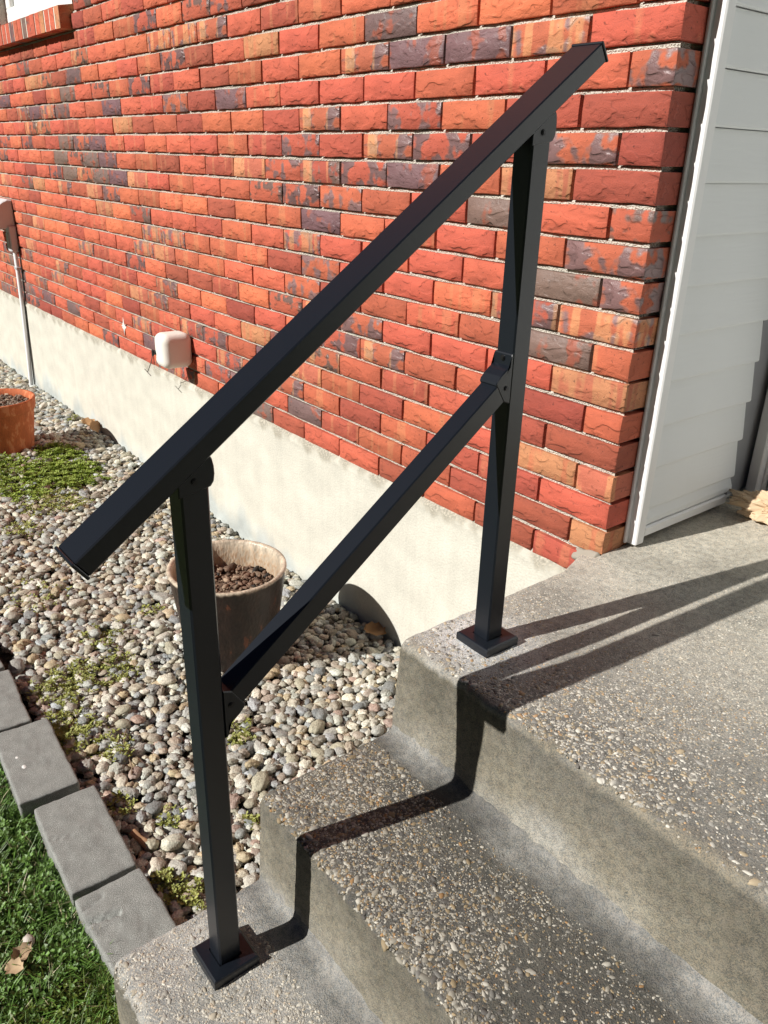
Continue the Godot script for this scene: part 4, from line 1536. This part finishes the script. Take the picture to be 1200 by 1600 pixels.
# ---------------------------------------------------------------- small things lying about
func lying_about() -> void:
	# crumpled tan paper on the landing
	var st := begin()
	st.set_smooth_group(-1)
	var ball := pebble_mesh(4, 0.0, 0.0, Vector3.ONE)
	var arr := ball.surface_get_arrays(0)
	var v: PackedVector3Array = arr[Mesh.ARRAY_VERTEX]
	var ix: PackedInt32Array = arr[Mesh.ARRAY_INDEX]
	var fold := FastNoiseLite.new()
	fold.seed = 7
	fold.noise_type = FastNoiseLite.TYPE_CELLULAR
	fold.cellular_return_type = FastNoiseLite.RETURN_DISTANCE2_SUB
	fold.frequency = 0.026
	fold.fractal_octaves = 3
	var q := PackedVector3Array()
	for p in v:
		var k := 0.82 + 0.34 * fold.get_noise_3d(p.x * 185, p.y * 80, p.z * 80) + 0.30 * n_big.get_noise_3d(p.x * 120, p.y * 70, p.z * 70) + 0.04 * n_fine.get_noise_3d(p.x * 60, p.y * 30, p.z * 30)
		var w := p * k
		var lift := 1.0 + 0.35 * clampf(w.x, -1, 1)
		q.append(Vector3(w.x * 0.205, maxf(w.y * 0.066 * lift, -0.034), w.z * 0.068 - w.x * 0.03))
	for i in range(0, ix.size(), 3):
		st.add_vertex(q[ix[i]]); st.add_vertex(q[ix[i + 1]]); st.add_vertex(q[ix[i + 2]])
	var pm := mat(lin(0.62, 0.46, 0.30), 0.75)
	pm.backlight_enabled = true
	pm.backlight = Color(0.25, 0.18, 0.1)
	var paper := put("crumpled_paper", done(st), pm, self, Vector3(0.160, 0.054, -0.470))
	tag(paper, "crumpled tan paper lying on the landing by the white siding", "paper")
	# dry leaves and chips: place, size, turn, colour, name, label
	var list := [
		[Vector3(-0.205, -0.535, 1.287), 0.021, 0.6, Vector3(0.45, 0.33, 0.20), "dry_leaf", "curled pale brown dry leaf lying in the grass", "leaf"],
		[Vector3(-0.235, -0.540, 1.268), 0.022, 2.0, Vector3(0.36, 0.25, 0.15), "dry_leaf", "small brown dry leaf beside the pale stone in the grass", "leaf"],
		[Vector3(-3.340, -0.570, 0.045), 0.055, 0.4, Vector3(0.46, 0.27, 0.13), "dry_leaf", "orange brown dry leaf against the foundation, left of the pot's shadow", "leaf"],
		[Vector3(-3.285, -0.565, 0.040), 0.048, 1.9, Vector3(0.42, 0.24, 0.12), "dry_leaf", "brown dry leaf standing on edge against the foundation", "leaf"],
		[Vector3(-1.500, -0.588, 0.035), 0.040, 1.1, Vector3(0.36, 0.20, 0.10), "dry_leaf", "brown dry leaf by the foundation behind the glazed pot", "leaf"],
		[Vector3(-1.430, -0.590, 0.030), 0.036, 2.6, Vector3(0.40, 0.26, 0.14), "dry_leaf", "tan dry leaf by the foundation, right behind the glazed pot", "leaf"],
		[Vector3(-0.775, -0.588, 0.030), 0.045, 0.2, Vector3(0.36, 0.20, 0.09), "dry_leaf", "brown dry leaf in the pot's shadow by the foundation", "leaf"],
		[Vector3(-2.42, -0.585, 0.725), 0.035, 0.9, Vector3(0.09, 0.05, 0.035), "dry_leaf", "dark wet leaf on the gravel at the left edge", "leaf"]]
	for b in list:
		var s2 := begin()
		s2.set_smooth_group(0)
		var L: float = b[1]
		var n := 8
		var P := func(i: int, j: int) -> Vector3:
			var f := float(i) / n
			var g := (j - 2) / 2.0
			var wide := sin(pow(f, 0.8) * PI) * 0.36 * (1.0 + 0.25 * sin(i * 2.4))
			return Vector3((f - 0.5) * L * 2.0, L * (0.35 * g * g * wide * 2.2 + 0.28 * (f - 0.5) * (f - 0.5) * 4.0 + 0.10 * sin(f * 9.0 + j)), g * wide * L * 2.0)
		for i in n:
			for j in 4: quad(s2, P.call(i, j), P.call(i, j + 1), P.call(i + 1, j + 1), P.call(i + 1, j))
		var m := mat(lin(b[3].x, b[3].y, b[3].z), 0.8)
		m.backlight_enabled = true
		m.backlight = Color(0.2, 0.12, 0.05)
		var o := put(b[4], done(s2), m, self, b[0])
		o.rotation = Vector3(rng.randf_range(-0.3, 0.3), b[2], rng.randf_range(-0.3, 0.3))
		if b[5].contains("on edge"): o.rotation.x = 1.1
		tag(o, b[5], b[6], "dry leaves lying about")
	# bark chip between the pebbles
	var bark := put("bark_chip", rough_block(Vector3(0.018, 0.009, 0.060), 0.004, 10, 0.009, 6.1, []), mat(lin(0.34, 0.19, 0.10), 0.85), self, Vector3(-0.375, -0.553, 0.985))
	bark.rotation = Vector3(0.25, 1.9, 0.2)
	tag(bark, "orange brown bark chip beside the edging block", "bark chip")
	var peb := put("stone", pebble_mesh(2, 8.0, 0.3, Vector3(0.013, 0.009, 0.010)), mat(lin(0.5, 0.45, 0.40), 0.7), self, Vector3(-0.252, -0.538, 1.252))
	tag(peb, "small pale pinkish stone lying in the grass by the dry leaf", "stone")
	for k in 2:
		var tw := begin()
		var at: Vector3 = [Vector3(-0.66, -0.553, 0.90), Vector3(-1.12, -0.556, 0.84)][k]
		var pts := []
		for i in 7: pts.append(Vector3(0.030 * i - 0.09, 0.004 * sin(i * 1.3), 0.008 * sin(i * 0.9 + k)))
		tube(tw, pts, 0.0016, 6)
		var o := put("twig", done(tw), mat(lin(0.25, 0.18, 0.12), 0.85), self, at)
		o.rotation.y = [-0.35, 0.5][k]
		tag(o, ["thin brown twig on the pebbles near the edging blocks", "thin twig on the pebbles left of the railing"][k], "twig")

func _ready() -> void:
	rng.seed = 20240
	for p in [[n_fine, 1, 0.35, 2], [n_mid, 2, 0.06, 3], [n_big, 3, 0.02, 4]]:
		p[0].seed = p[1]
		p[0].noise_type = FastNoiseLite.TYPE_SIMPLEX_SMOOTH
		p[0].frequency = p[2]
		p[0].fractal_octaves = p[3]
	stage()
	var t0 := Time.get_ticks_msec()
	ground()
	print("ground ", Time.get_ticks_msec() - t0)
	brick_pictures()
	print("pictures ", Time.get_ticks_msec() - t0)
	house()
	print("house ", Time.get_ticks_msec() - t0)
	steps()
	print("steps ", Time.get_ticks_msec() - t0)
	railing()
	edging()
	pots()
	on_the_wall()
	lying_about()
	print("all ", Time.get_ticks_msec() - t0)
